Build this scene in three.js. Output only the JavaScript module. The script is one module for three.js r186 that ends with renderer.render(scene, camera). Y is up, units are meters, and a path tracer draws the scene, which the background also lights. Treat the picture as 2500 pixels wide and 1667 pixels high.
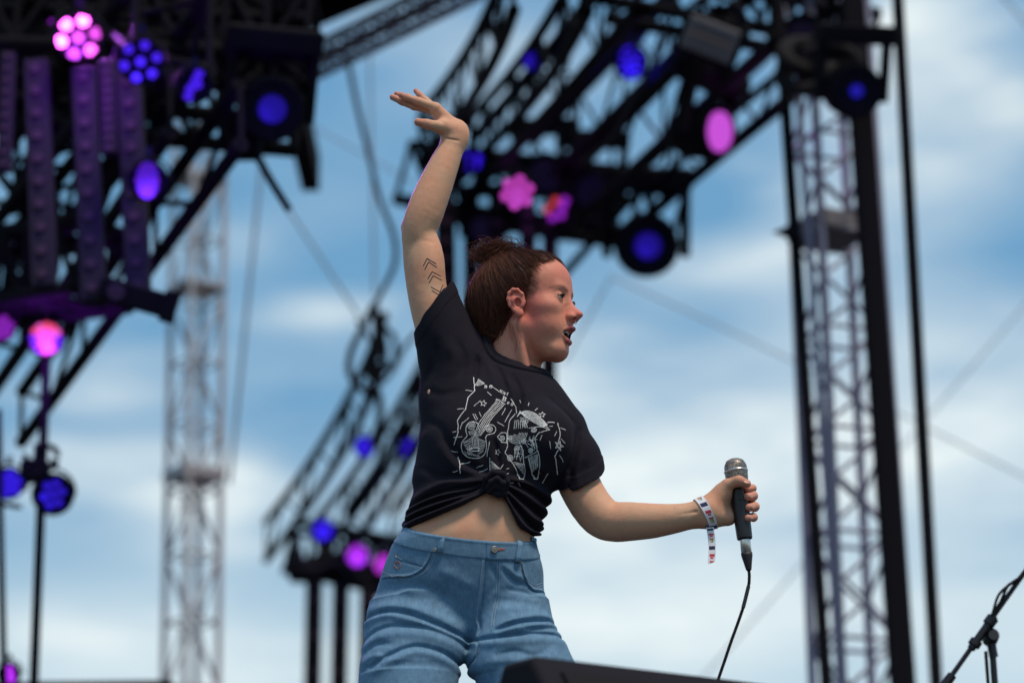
import * as THREE from 'three';
import { mergeGeometries } from 'three/addons/utils/BufferGeometryUtils.js';
import { RoundedBoxGeometry } from 'three/addons/geometries/RoundedBoxGeometry.js';

// ---------- camera ----------
const scene = new THREE.Scene();
const PITCH = 18.2 * Math.PI / 180, ROLL = -0.0118, FPX = 5931, CAM_Y = 1.55;
const camera = new THREE.PerspectiveCamera(2 * Math.atan(833.5 / FPX) * 180 / Math.PI, 1.5, 0.05, 3000);
camera.position.set(0, CAM_Y, 0);
camera.rotation.order = 'YXZ';
camera.rotation.x = PITCH; camera.rotation.z = ROLL;
camera.focus = 5.27; camera.userData.fStop = 2.15;
camera.updateMatrixWorld(true);
scene.add(camera);

const renderer = new THREE.WebGLRenderer({ antialias: true });
renderer.toneMapping = THREE.LinearToneMapping;
renderer.toneMappingExposure = 1.0;
renderer.shadowMap.enabled = true;

// ---------- noise ----------
function rng(seed) { let s = seed | 0; return () => { s = (s + 0x6d2b79f5) | 0; let t = Math.imul(s ^ (s >>> 15), 1 | s); t = (t + Math.imul(t ^ (t >>> 7), 61 | t)) ^ t; return ((t ^ (t >>> 14)) >>> 0) / 4294967296; }; }
const R0 = rng(11), PERM = new Uint8Array(512), GR = new Float32Array(256);
for (let i = 0; i < 256; i++) { PERM[i] = i; GR[i] = R0() * 2 - 1; }
for (let i = 255; i > 0; i--) { const j = Math.floor(R0() * (i + 1)); const t = PERM[i]; PERM[i] = PERM[j]; PERM[j] = t; }
for (let i = 0; i < 256; i++) PERM[i + 256] = PERM[i];
function noise3(x, y, z) {
  const xi = Math.floor(x), yi = Math.floor(y), zi = Math.floor(z);
  let fx = x - xi, fy = y - yi, fz = z - zi;
  fx = fx * fx * (3 - 2 * fx); fy = fy * fy * (3 - 2 * fy); fz = fz * fz * (3 - 2 * fz);
  const X = xi & 255, Y = yi & 255, Z = zi & 255, X1 = (X + 1) & 255, Y1 = (Y + 1) & 255, Z1 = (Z + 1) & 255;
  const a = PERM[X] + Y, a1 = PERM[X] + Y1, b = PERM[X1] + Y, b1 = PERM[X1] + Y1;
  const g = (h, k) => GR[PERM[PERM[h & 255] + k & 511] & 255];
  const l = (p, q, t) => p + (q - p) * t;
  return l(l(l(g(a, Z), g(b, Z), fx), l(g(a1, Z), g(b1, Z), fx), fy), l(l(g(a, Z1), g(b, Z1), fx), l(g(a1, Z1), g(b1, Z1), fx), fy), fz);
}
function fbm(x, y, z, o = 5) { let s = 0, a = 0.5; for (let i = 0; i < o; i++) { s += a * noise3(x, y, z); x = x * 2.03 + 7.1; y = y * 2.03 + 3.7; z = z * 2.03 + 1.3; a *= 0.5; } return s; }
const clamp = (x, a = 0, b = 1) => Math.min(b, Math.max(a, x));
const lerp = (a, b, t) => a + (b - a) * t;
const sstep = (a, b, x) => { const t = clamp((x - a) / (b - a)); return t * t * (3 - 2 * t); };

// ---------- sky: air and drifting cloud sheets ----------
{
  const W = 4096, H = 2048, data = new Float32Array(W * H * 4);
  const lin = (r, g, b) => [r, g, b].map((c) => Math.pow(c / 255, 2.2));
  const zen = lin(94, 146, 197), mid = lin(112, 162, 201), low = lin(178, 208, 226), hor = lin(208, 226, 231), white = lin(233, 245, 247), grey = lin(176, 194, 208);
  // soft cloud sheets [azimuth, elevation, half width, half height, density]; azimuth 0 lies straight ahead of the stage
  const sheets = [[4.3, 14.7, 4, 2.3, 1], [1.2, 17.6, 2.6, 0.8, 0.45], [-6.4, 14.4, 2, 0.95, 0.85], [-10.3, 14.8, 2.2, 0.8, 0.7], [-9.2, 17, 2.6, 0.7, 0.45], [11.2, 23.6, 2.7, 2.5, 0.95], [8.8, 25.6, 1.6, 1.4, 0.6], [11, 15.6, 4, 2.6, 0.75], [0, 11, 13, 1.5, 0.75], [-5.4, 18.7, 1.9, 0.6, 0.55], [-1.5, 25, 3.2, 1.5, 0.28], [-11.5, 11.6, 3, 0.7, 0.4], [6.6, 19.6, 2.4, 0.8, 0.35], [8.6, 21, 1.6, 1.2, 0.4], [-7.8, 20.8, 2, 0.6, 0.2]];
  const sr = rng(5);
  for (let i = 0; i < 150; i++) { const az = -180 + sr() * 360; if (Math.abs(az) < 18) continue; sheets.push([az, 8 + sr() * 55, 3 + sr() * 6, 0.8 + sr() * 2, 0.4 + sr() * 0.5]); }
  for (let j = 0; j < H; j++) {
    const el = ((j + 0.5) / H - 0.5) * 180;
    const e = Math.max(el, 0), ce = Math.cos(el * Math.PI / 180), se = Math.sin(el * Math.PI / 180);
    const near = sheets.filter((s) => Math.abs(el - s[1]) < s[3] * 2.6);
    for (let i = 0; i < W; i++) {
      const o = (j * W + i) * 4; data[o + 3] = 1;
      if (el <= 0) { data[o] = 0.1; data[o + 1] = 0.105; data[o + 2] = 0.1; continue; }
      const lon = ((i + 0.5) / W - 0.5) * 2 * Math.PI;           // u = atan2(z, x) / 2pi + 0.5
      const dx = Math.cos(lon) * ce, dz = Math.sin(lon) * ce;
      let az = Math.atan2(dx, -dz) * 180 / Math.PI;
      const k1 = sstep(9, 17, e), k2 = sstep(17, 45, e), k0 = sstep(0, 9, e);
      let cl = 0;
      const wx = fbm(dx * 9 + 3, se * 22, dz * 9, 4) * 3.2, wy = fbm(dx * 9 + 40, se * 22 + 9, dz * 9, 3) * 1.6;
      for (const s of near) { let da = az - s[0]; if (da > 180) da -= 360; if (da < -180) da += 360; da = (da + wx * 1.6) / s[2]; const de = (el + wy - s[1]) / s[3]; const q = da * da + de * de; if (q < 6) cl += s[4] * Math.exp(-q); }
      const wisps = fbm(dx * 14 - 2, se * 44 + 5, dz * 14 + 8, 5);
      cl = clamp(cl * 1.05 + (wisps - 0.03) * 0.85 * (0.22 + cl) + 0.03);
      const shade = clamp(0.5 + fbm(dx * 6 + 11, se * 16, dz * 6 - 4, 3) * 1.5);
      for (let c = 0; c < 3; c++) {
        const clear = lerp(lerp(lerp(hor[c], low[c], k0), mid[c], k1), zen[c], k2);
        data[o + c] = lerp(clear, lerp(white[c], grey[c], shade * 0.45 * sstep(18, 26, e)), cl);
      }
    }
  }
  const sky = new THREE.DataTexture(data, W, H, THREE.RGBAFormat, THREE.FloatType);
  sky.mapping = THREE.EquirectangularReflectionMapping; sky.magFilter = THREE.LinearFilter; sky.minFilter = THREE.LinearFilter; sky.needsUpdate = true;
  scene.background = sky; scene.environment = sky;
}
// ---------- sun behind thin cloud, high in front of the stage ----------
const sun = new THREE.DirectionalLight(0xffe9d2, 3.1);
sun.position.set(4.6, 17.5, 0.4); sun.target.position.set(0, 2.5, -5);
sun.castShadow = true; sun.shadow.radius = 22; sun.shadow.mapSize.set(2048, 2048);
Object.assign(sun.shadow.camera, { left: -14, right: 14, top: 14, bottom: -14, near: 1, far: 50 });
scene.add(sun, sun.target);
// ---------- helpers ----------
const V3 = (x, y, z) => new THREE.Vector3(x, y, z);
function at(px, py, z) {      // the point of the plane at this depth that a sight line of the survey photograph (2500 x 1667) meets
  const d = V3((px - 1250) / FPX, (833.5 - py) / FPX, -1).applyQuaternion(camera.quaternion);
  return d.multiplyScalar(z / d.z).add(camera.position);
}
const used = new Map();
function numbered(name) { const n = used.get(name) || 0; used.set(name, n + 1); return n ? name + '_' + String(n).padStart(3, '0') : name; }
function shade(o) { o.castShadow = true; o.receiveShadow = true; return o; }
function thing(name, label, category, p, group) {
  const o = new THREE.Group(); o.name = numbered(name); o.position.copy(p || V3(0, 0, 0)); scene.add(o);
  o.userData = { label, category }; if (group) o.userData.group = group;
  return o;
}
function part(parent, name, geo, mat, label) { const m = shade(new THREE.Mesh(geo, mat)); m.name = name; if (label) m.userData.label = label; parent.add(m); return m; }
function structure(name, geo, mat) { const m = shade(new THREE.Mesh(geo, mat)); m.name = name; m.userData.kind = 'structure'; scene.add(m); return m; }
const std = (c, roughness = 0.7, metalness = 0, more = {}) => new THREE.MeshStandardMaterial({ color: new THREE.Color().setRGB(c[0], c[1], c[2]), roughness, metalness, ...more });
const CYL = new Map();
function cylGeo(seg) { if (!CYL.has(seg)) CYL.set(seg, new THREE.CylinderGeometry(1, 1, 1, seg)); return CYL.get(seg); }
const UPV = V3(0, 1, 0);
function bar(parent, name, a, b, r, mat, seg = 10) {      // a round bar between two points of the parent's space
  const d = b.clone().sub(a), L = d.length(), m = shade(new THREE.Mesh(cylGeo(seg), mat));
  m.name = name; m.position.copy(a).addScaledVector(d, 0.5); m.quaternion.setFromUnitVectors(UPV, d.divideScalar(L)); m.scale.set(r, L, r);
  parent.add(m); return m;
}
function tubeGeo(pts, r, seg = 24, rs = 8, closed = false) { return new THREE.TubeGeometry(new THREE.CatmullRomCurve3(pts, closed), seg, r, rs, closed); }

// ---------- signed distance modelling ----------
const smin = (a, b, k) => { const h = Math.max(k - Math.abs(a - b), 0) / k; return Math.min(a, b) - h * h * k * 0.25; };
const smax = (a, b, k) => -smin(-a, -b, k);
function rcone(a, b, r1, r2) {
  const ax = a.x, ay = a.y, az = a.z, bx = b.x - ax, by = b.y - ay, bz = b.z - az, l2 = bx * bx + by * by + bz * bz, rr = r1 - r2, a2 = l2 - rr * rr, il2 = 1 / l2, srr = Math.sign(rr) * rr * rr;
  return (x, y, z) => {
    const px = x - ax, py = y - ay, pz = z - az, yy = px * bx + py * by + pz * bz, zz = yy - l2;
    const qx = px * l2 - bx * yy, qy = py * l2 - by * yy, qz = pz * l2 - bz * yy, x2 = qx * qx + qy * qy + qz * qz, y2 = yy * yy * l2, z2 = zz * zz * l2, k = srr * x2;
    if (Math.sign(zz) * a2 * z2 > k) return Math.sqrt(x2 + z2) * il2 - r2;
    if (Math.sign(yy) * a2 * y2 < k) return Math.sqrt(x2 + y2) * il2 - r1;
    return (Math.sqrt(x2 * a2 * il2) + yy * rr) * il2 - r1;
  };
}
function ball(cx, cy, cz, rx, ry = rx, rz = rx) {
  const ix = 1 / rx, iy = 1 / ry, iz = 1 / rz, jx = ix * ix, jy = iy * iy, jz = iz * iz, mr = Math.min(rx, ry, rz);
  return (x, y, z) => {
    const px = x - cx, py = y - cy, pz = z - cz, k0 = Math.hypot(px * ix, py * iy, pz * iz), k1 = Math.hypot(px * jx, py * jy, pz * jz);
    return k1 < 1e-9 ? -mr : k0 * (k0 - 1) / k1;
  };
}
function joinAll(list, k) { return (x, y, z) => { let d = list[0](x, y, z); for (let i = 1; i < list.length; i++) d = smin(d, list[i](x, y, z), k); return d; }; }
function chain(nodes, k = 0.01) { const c = []; for (let i = 0; i + 1 < nodes.length; i++) c.push(rcone(nodes[i].p, nodes[i + 1].p, nodes[i].r, nodes[i + 1].r)); return joinAll(c, k); }
function limb(nodes, sub = 4) {      // a limb of smoothly varying girth through the given joints
  const cp = new THREE.CatmullRomCurve3(nodes.map((n) => n.p), false, 'centripetal'), cr = new THREE.CatmullRomCurve3(nodes.map((n, i) => V3(n.r, i * 0.03, 0)), false, 'catmullrom'), c = [], N = (nodes.length - 1) * sub;
  let pa = cp.getPoint(0), ra = nodes[0].r;
  for (let i = 1; i <= N; i++) { const pb = cp.getPoint(i / N), rb = cr.getPoint(i / N).x; c.push(rcone(pa, pb, ra, rb)); pa = pb; ra = rb; }
  return (x, y, z) => { let d = c[0](x, y, z); for (let i = 1; i < c.length; i++) { const e = c[i](x, y, z); if (e < d) d = e; } return d; };
}
function loft(rows) {      // horizontal elliptical sections {y, cx, a, cz, b} from low to high
  rows.sort((p, q) => p.y - q.y);
  const n = rows.length, cr = (k, i, t) => { const p1 = rows[i][k], p2 = rows[i + 1][k], p0 = i ? rows[i - 1][k] : p1, p3 = i + 2 < n ? rows[i + 2][k] : p2; return 0.5 * (2 * p1 + (p2 - p0) * t + (2 * p0 - 5 * p1 + 4 * p2 - p3) * t * t + (3 * p1 - p0 - 3 * p2 + p3) * t * t * t); };
  const N = 256, y0 = rows[0].y, y1 = rows[n - 1].y, tab = new Float32Array((N + 1) * 4);
  for (let s = 0, i = 0; s <= N; s++) {
    const y = lerp(y0, y1, s / N); while (i < n - 2 && y > rows[i + 1].y) i++;
    const t = clamp((y - rows[i].y) / (rows[i + 1].y - rows[i].y));
    ['cx', 'a', 'cz', 'b'].forEach((k, c) => { tab[s * 4 + c] = cr(k, i, t); });
  }
  return (x, y, z) => {
    const u = clamp((y - y0) / (y1 - y0)) * N, s = Math.min(N - 1, Math.floor(u)), t = u - s, o = s * 4;
    const cx = lerp(tab[o], tab[o + 4], t), a = lerp(tab[o + 1], tab[o + 5], t), cz = lerp(tab[o + 2], tab[o + 6], t), b = lerp(tab[o + 3], tab[o + 7], t);
    const px = x - cx, pz = z - cz, k0 = Math.hypot(px / a, pz / b), k1 = Math.hypot(px / (a * a), pz / (b * b));
    const d = k1 < 1e-9 ? -Math.min(a, b) : k0 * (k0 - 1) / k1, e = Math.max(y0 - y, y - y1);
    return e > 0 ? Math.max(d, e) : d;
  };
}
function meshSDF(f, lo, hi, h, color) {      // surface nets, vertices pulled onto the surface, normals from the field
  const nx = Math.ceil((hi[0] - lo[0]) / h) + 1, ny = Math.ceil((hi[1] - lo[1]) / h) + 1, nz = Math.ceil((hi[2] - lo[2]) / h) + 1, B = 6;
  const F = new Float32Array(nx * ny * nz).fill(1), at3 = (i, j, k) => (k * ny + j) * nx + i, live = [];
  const reach = B * h * 0.5 * 1.7321 * 1.5 + h * 2;
  for (let k = 0; k < nz; k += B) for (let j = 0; j < ny; j += B) for (let i = 0; i < nx; i += B) {
    const c = f(lo[0] + (i + B / 2) * h, lo[1] + (j + B / 2) * h, lo[2] + (k + B / 2) * h), K = Math.min(nz, k + B), J = Math.min(ny, j + B), I = Math.min(nx, i + B), full = Math.abs(c) < reach;
    if (!full && c > 0) continue;
    for (let kk = k; kk < K; kk++) for (let jj = j; jj < J; jj++) for (let ii = i; ii < I; ii++) F[at3(ii, jj, kk)] = full ? f(lo[0] + ii * h, lo[1] + jj * h, lo[2] + kk * h) : -1;
  }
  const idx = new Int32Array(nx * ny * nz).fill(-1), pos = [], tri = [];
  for (let k = 0; k < nz - 1; k++) for (let j = 0; j < ny - 1; j++) for (let i = 0; i < nx - 1; i++) {
    let m = 0; const v = [];
    for (let c = 0; c < 8; c++) { const q = F[at3(i + (c & 1), j + ((c >> 1) & 1), k + (c >> 2))]; v.push(q); if (q < 0) m |= 1 << c; }
    if (m === 0 || m === 255) continue;
    let sx = 0, sy = 0, sz = 0, n = 0;
    for (let c = 0; c < 8; c++) for (const b of [1, 2, 4]) if (!(c & b)) { const d = c | b; if ((v[c] < 0) !== (v[d] < 0)) { const t = v[c] / (v[c] - v[d]); sx += (c & 1) + (b === 1 ? t : 0); sy += ((c >> 1) & 1) + (b === 2 ? t : 0); sz += (c >> 2) + (b === 4 ? t : 0); n++; } }
    idx[at3(i, j, k)] = pos.length / 3;
    pos.push(lo[0] + (i + sx / n) * h, lo[1] + (j + sy / n) * h, lo[2] + (k + sz / n) * h);
  }
  for (let k = 1; k < nz - 1; k++) for (let j = 1; j < ny - 1; j++) for (let i = 1; i < nx - 1; i++) {
    const s = F[at3(i, j, k)] < 0;
    const quad = (a, b, c, d, flip) => { if (a < 0 || b < 0 || c < 0 || d < 0) return; if (flip) tri.push(a, c, b, a, d, c); else tri.push(a, b, c, a, c, d); };
    if (s !== F[at3(i + 1, j, k)] < 0) quad(idx[at3(i, j - 1, k - 1)], idx[at3(i, j, k - 1)], idx[at3(i, j, k)], idx[at3(i, j - 1, k)], !s);
    if (s !== F[at3(i, j + 1, k)] < 0) quad(idx[at3(i - 1, j, k - 1)], idx[at3(i - 1, j, k)], idx[at3(i, j, k)], idx[at3(i, j, k - 1)], !s);
    if (s !== F[at3(i, j, k + 1)] < 0) quad(idx[at3(i - 1, j - 1, k)], idx[at3(i, j - 1, k)], idx[at3(i, j, k)], idx[at3(i - 1, j, k)], !s);
  }
  const nv = pos.length / 3, P = new Float32Array(pos), N = new Float32Array(nv * 3), C = color ? new Float32Array(nv * 3) : null, UV = new Float32Array(nv * 2), e = h * 0.35;
  for (let q = 0; q < nv; q++) {
    let x = P[q * 3], y = P[q * 3 + 1], z = P[q * 3 + 2], gx, gy, gz, l;
    const x0 = x, y0 = y, z0 = z;
    for (let it = 0; it < 3; it++) {
      gx = f(x + e, y, z) - f(x - e, y, z); gy = f(x, y + e, z) - f(x, y - e, z); gz = f(x, y, z + e) - f(x, y, z - e); l = Math.hypot(gx, gy, gz) || 1e-9;
      if (it === 2) break;
      const s = clamp(f(x, y, z) / (l / (2 * e)), -h * 0.7, h * 0.7) / l;
      x -= gx * s; y -= gy * s; z -= gz * s;
    }
    if (Math.hypot(x - x0, y - y0, z - z0) > h) { x = x0; y = y0; z = z0; }
    P[q * 3] = x; P[q * 3 + 1] = y; P[q * 3 + 2] = z; N[q * 3] = gx / l; N[q * 3 + 1] = gy / l; N[q * 3 + 2] = gz / l; UV[q * 2] = x; UV[q * 2 + 1] = y + z * 0.4;
    if (C) { const c = color(x, y, z, gx / l, gy / l, gz / l); C[q * 3] = c[0]; C[q * 3 + 1] = c[1]; C[q * 3 + 2] = c[2]; }
  }
  const g = new THREE.BufferGeometry();
  g.setAttribute('position', new THREE.BufferAttribute(P, 3)); g.setAttribute('normal', new THREE.BufferAttribute(N, 3)); g.setAttribute('uv', new THREE.BufferAttribute(UV, 2));
  if (C) g.setAttribute('color', new THREE.BufferAttribute(C, 3));
  g.setIndex(tri);
  return g;
}
function pullTo(f, p, off = 0) {      // a point drawn onto the surface of a field
  const e = 0.0008;
  for (let i = 0; i < 8; i++) {
    const d = f(p.x, p.y, p.z) - off, gx = f(p.x + e, p.y, p.z) - f(p.x - e, p.y, p.z), gy = f(p.x, p.y + e, p.z) - f(p.x, p.y - e, p.z), gz = f(p.x, p.y, p.z + e) - f(p.x, p.y, p.z - e), l = Math.hypot(gx, gy, gz) || 1e-9;
    p.x -= gx / l * d; p.y -= gy / l * d; p.z -= gz / l * d;
  }
  return p;
}
function dropZ(f, x, y, zTop, zLow) { let z = zTop; for (let i = 0; i < 200 && z > zLow; i++) { const d = f(x, y, z); if (d < 0.0004) break; z -= Math.max(d * 0.6, 0.0004); } return z; }   // where a line along -z meets the field
function reliefMap(x0, x1, y0, y1, n, lines) {      // raised and sunk fold lines on a sheet, as a height field
  const m = Math.round(n * (y1 - y0) / (x1 - x0)), G = new Float32Array(n * m), sx = (x1 - x0) / (n - 1), sy = (y1 - y0) / (m - 1);
  for (const { pts, amp, w, side = 0 } of lines) {
    const curve = new THREE.CatmullRomCurve3(pts.map((p) => V3(p.x, p.y, 0))).getPoints(pts.length * 6);
    let ax = 1e9, bx = -1e9, ay = 1e9, by = -1e9; for (const p of curve) { ax = Math.min(ax, p.x); bx = Math.max(bx, p.x); ay = Math.min(ay, p.y); by = Math.max(by, p.y); }
    const pad = w * 3, i0 = Math.max(0, Math.floor((ax - pad - x0) / sx)), i1 = Math.min(n - 1, Math.ceil((bx + pad - x0) / sx)), j0 = Math.max(0, Math.floor((ay - pad - y0) / sy)), j1 = Math.min(m - 1, Math.ceil((by + pad - y0) / sy));
    for (let j = j0; j <= j1; j++) for (let i = i0; i <= i1; i++) {
      const x = x0 + i * sx, y = y0 + j * sy; let best = 1e9, sg = 0, along = 0;
      for (let s = 0; s + 1 < curve.length; s++) {
        const a = curve[s], b = curve[s + 1], ux = b.x - a.x, uy = b.y - a.y, t = clamp(((x - a.x) * ux + (y - a.y) * uy) / (ux * ux + uy * uy + 1e-12)), dx = x - a.x - ux * t, dy = y - a.y - uy * t, d = dx * dx + dy * dy;
        if (d < best) { best = d; sg = Math.sign(ux * dy - uy * dx); along = (s + t) / (curve.length - 1); }
      }
      const d = Math.sqrt(best) * (sg || 1), fade = Math.sqrt(Math.min(1, 4 * Math.min(along + 0.06, 1.06 - along)));
      let hgt = Math.exp(-(d / w) * (d / w));
      if (side) hgt -= 0.8 * Math.exp(-(((d - side * w * 1.7) / (w * 1.2)) ** 2));
      G[j * n + i] += amp * fade * hgt;
    }
  }
  return (x, y) => {
    const u = (x - x0) / sx, v = (y - y0) / sy; if (u < 0 || v < 0 || u >= n - 1 || v >= m - 1) return 0;
    const i = Math.floor(u), j = Math.floor(v), s = u - i, t = v - j, o = j * n + i;
    return lerp(lerp(G[o], G[o + 1], s), lerp(G[o + n], G[o + n + 1], s), t);
  };
}
// ---------- ground and stage ----------
const STAGE_TOP = 1.74;
{
  const n = 256, d = new Uint8Array(n * n * 4); for (let i = 0; i < n * n; i++) { const t = 64 + 40 * fbm((i % n) * 0.11, ((i / n) | 0) * 0.11, 1, 4) + 40 * noise3((i % n) * 0.7, ((i / n) | 0) * 0.7, 4); d.set([t, t * 1.02, t * 0.85, 255], i * 4); }
  const tx = new THREE.DataTexture(d, n, n); tx.colorSpace = THREE.SRGBColorSpace; tx.wrapS = tx.wrapT = THREE.RepeatWrapping; tx.magFilter = THREE.LinearFilter; tx.repeat.set(600, 600); tx.needsUpdate = true;
  const g = structure('ground', new THREE.PlaneGeometry(2400, 2400).rotateX(-Math.PI / 2), new THREE.MeshStandardMaterial({ map: tx, roughness: 0.95 }));
  g.position.y = 0;
  const deck = structure('stage_floor', new THREE.BoxGeometry(22, 0.24, 25), std([0.025, 0.025, 0.027], 0.7)); deck.position.set(0, STAGE_TOP - 0.12, -15.1);
  const skirt = structure('stage_wall', new THREE.BoxGeometry(21.6, STAGE_TOP - 0.24, 24.4), std([0.015, 0.015, 0.016], 0.9)); skirt.position.set(0, (STAGE_TOP - 0.24) / 2, -15.2);
}
// ---------- rig ----------
const dull = (c, r = 1, k = 0.2) => new THREE.MeshPhysicalMaterial({ color: new THREE.Color().setRGB(...c), roughness: r, specularIntensity: k });
const M = { black: dull([0.009, 0.009, 0.012]), steel: dull([0.018, 0.018, 0.022], 0.9, 0.3), alu: std([0.4, 0.385, 0.4], 0.55, 0.3), aluDimVioletLit: std([0.26, 0.25, 0.33], 0.5, 0.4), case: dull([0.008, 0.008, 0.01]), grey: std([0.17, 0.16, 0.165], 0.8), rubber: dull([0.01, 0.01, 0.012], 0.8, 0.4), glass: std([0.02, 0.02, 0.03], 0.15), cloth: dull([0.006, 0.006, 0.007], 1, 0.1) };  // the dim alu is aluminium with faint violet lighting put into its colour
const pxm = (z) => FPX / (Math.abs(z) * 1.05);
const asThing = (name, label, category, base, group) => { const t = thing(name, label, category, base, group); t.rel = (p) => p.clone().sub(base); return t; };
function boxTruss(name, label, a, b, w, h, bays, rc, rb, mat, o = {}) {
  const t = asThing(name, label, 'truss', a.clone(), o.group), path = o.mid ? new THREE.QuadraticBezierCurve3(a, o.mid, b) : new THREE.LineCurve3(a, b);
  const frame = (f) => { const p = path.getPoint(f).sub(a), d = path.getTangent(f).normalize(), ref = Math.abs(d.y) > 0.8 ? (o.ref || V3(0.35, 0, 1)).clone().normalize() : UPV, s = d.clone().cross(ref).normalize(), u = s.clone().cross(d).normalize(); return { p, s: s.multiplyScalar(w / 2), u: u.multiplyScalar(h / 2) }; };
  const CS = [[1, 1], [1, -1], [-1, -1], [-1, 1]], pt = (k, f) => { const q = frame(f); return q.p.addScaledVector(q.s, CS[k][0]).addScaledVector(q.u, CS[k][1]); };
  for (let k = 0; k < 4; k++) { if (o.mid) part(t, 'chord', tubeGeo(Array.from({ length: 9 }, (_, i) => pt(k, i / 8)), rc, 24, 8), mat); else bar(t, 'chord', pt(k, 0), pt(k, 1), rc, mat, 10); }
  for (let k = 0; k < 4; k++) { const m = (k + 1) % 4; if (o.faces && !o.faces.includes(k)) continue; for (let i = 0; i < bays; i++) { const f0 = i / bays, f1 = (i + 1) / bays, fl = (i + k) % 2; bar(t, 'brace', pt(fl ? m : k, f0), pt(fl ? k : m, f1), rb, mat, 7); if (o.rungs !== 0 && i % (o.rungs || 1) === 0) bar(t, 'rung', pt(k, f0), pt(m, f0), rb, mat, 7); } bar(t, 'rung', pt(k, 1), pt(m, 1), rb, mat, 7); }
  return t;
}
const toCrowd = (p, yaw = 0, pitch = 0) => { const o = new THREE.Object3D(); o.position.copy(p); o.lookAt(camera.position.x + yaw, camera.position.y + pitch, 0); return o.quaternion; };
const GLOW = new Map();
const glow = (c, k) => { const id = c.join() + k; if (!GLOW.has(id)) GLOW.set(id, new THREE.MeshStandardMaterial({ color: 0x000000, roughness: 0.3, emissive: new THREE.Color().setRGB(...c), emissiveIntensity: k })); return GLOW.get(id); };
const PINK = [1.0, 0.1, 0.9], VIOLET = [0.5, 0.03, 0.95], BLUE = [0.035, 0.01, 0.85], RED = [1.0, 0.08, 0.12];
const SPOTS7 = [[0, 0], ...Array.from({ length: 6 }, (_, i) => [Math.cos(i * Math.PI / 3 + 0.3), Math.sin(i * Math.PI / 3 + 0.3)])], SPOTS19 = [...SPOTS7.map(([x, y]) => [x * 0.5, y * 0.5]), ...Array.from({ length: 12 }, (_, i) => [Math.cos(i * Math.PI / 6), Math.sin(i * Math.PI / 6)])];
// can light: housing, yoke, a face of single LEDs
function ledPar(label, p, R, spots, colors, power, o = {}) {
  const t = asThing('stage_light', label, 'stage light', p, 'LED stage lights on the rig'); t.quaternion.copy(toCrowd(p, o.yaw || 0, o.pitch || 0));
  part(t, 'housing', new THREE.LatheGeometry([[0.001, -R * 1.7], [R * 0.55, -R * 1.7], [R * 0.9, -R * 1.1], [R * 1.12, -R * 0.3], [R * 1.18, 0.02], [R * 1.1, 0.025], [R * 1.06, -0.01], [0.001, -0.01]].map((q) => new THREE.Vector2(...q)), 24).rotateX(Math.PI / 2), M.case);
  part(t, 'yoke', new THREE.TorusGeometry(R * 1.38, R * 0.07, 6, 20, Math.PI).rotateZ(0).translate(0, 0, -R * 0.5), M.steel);
  part(t, 'clamp', new THREE.BoxGeometry(R * 0.4, R * 0.6, R * 0.4).translate(0, R * 1.6, -R * 0.5), M.steel);
  const lr = o.lens || R * (spots.length > 10 ? 0.24 : 0.38), g = new THREE.CylinderGeometry(lr, lr * 0.9, 0.016, 14).rotateX(Math.PI / 2);
  spots.forEach(([x, y], i) => { const m = part(t, 'led', g, glow(colors[i % colors.length], power * (o.vary ? o.vary[i % o.vary.length] : 1))); m.position.set(x * R * (o.sx || 0.68), y * R * (o.sy || 0.68), 0.004); });
  if (o.lamp) { const lc = o.glowCol || [colors[0][0] * 0.6, colors[0][1], colors[0][2]], l = new THREE.PointLight(new THREE.Color().setRGB(...lc), o.lamp * 0.22, 0, 2); l.position.set(0, -0.05, 0.3); l.castShadow = true; l.name = 'led_lamp'; t.add(l); }
  return t;
}
// moving head: base, yoke arms, barrel, lens
function movingHead(label, p, R, col, power, o = {}) {
  const t = asThing('moving_head_light', label, 'stage light', p, 'moving head lights on the rig');
  t.quaternion.copy(toCrowd(p, o.yaw || 0, o.pitch || 0));
  part(t, 'barrel', new THREE.LatheGeometry([[0.001, -R * 2.4], [R * 0.8, -R * 2.4], [R * 1.15, -R * 1.8], [R * 1.25, -R * 0.6], [R * 1.2, R * 0.1], [R * 1.02, R * 0.16], [R * 0.98, 0], [0.001, 0]].map((q) => new THREE.Vector2(...q)), 28).rotateX(Math.PI / 2), M.case);
  for (const s of [-1, 1]) part(t, 'yoke_arm', new RoundedBoxGeometry(R * 0.36, R * 2.8, R * 0.8, 2, R * 0.12).translate(s * R * 1.5, R * 0.9, -R * 0.9), M.case);
  part(t, 'base', new RoundedBoxGeometry(R * 3.4, R * 0.9, R * 1.9, 2, R * 0.15).translate(0, R * 2.5, -R * 0.9), M.case);
  part(t, 'lens_light', new THREE.CylinderGeometry(R * (o.lr || 0.82), R * (o.lr || 0.82), 0.012, 24).rotateX(Math.PI / 2).translate(0, 0, R * 0.05), glow(col, power));
  if (o.lamp) { const l = new THREE.PointLight(new THREE.Color().setRGB(...col), o.lamp * 0.22, 0, 2); l.position.set(0, -0.05, 0.3); l.castShadow = true; l.name = 'led_lamp'; t.add(l); }
  return t;
}
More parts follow.
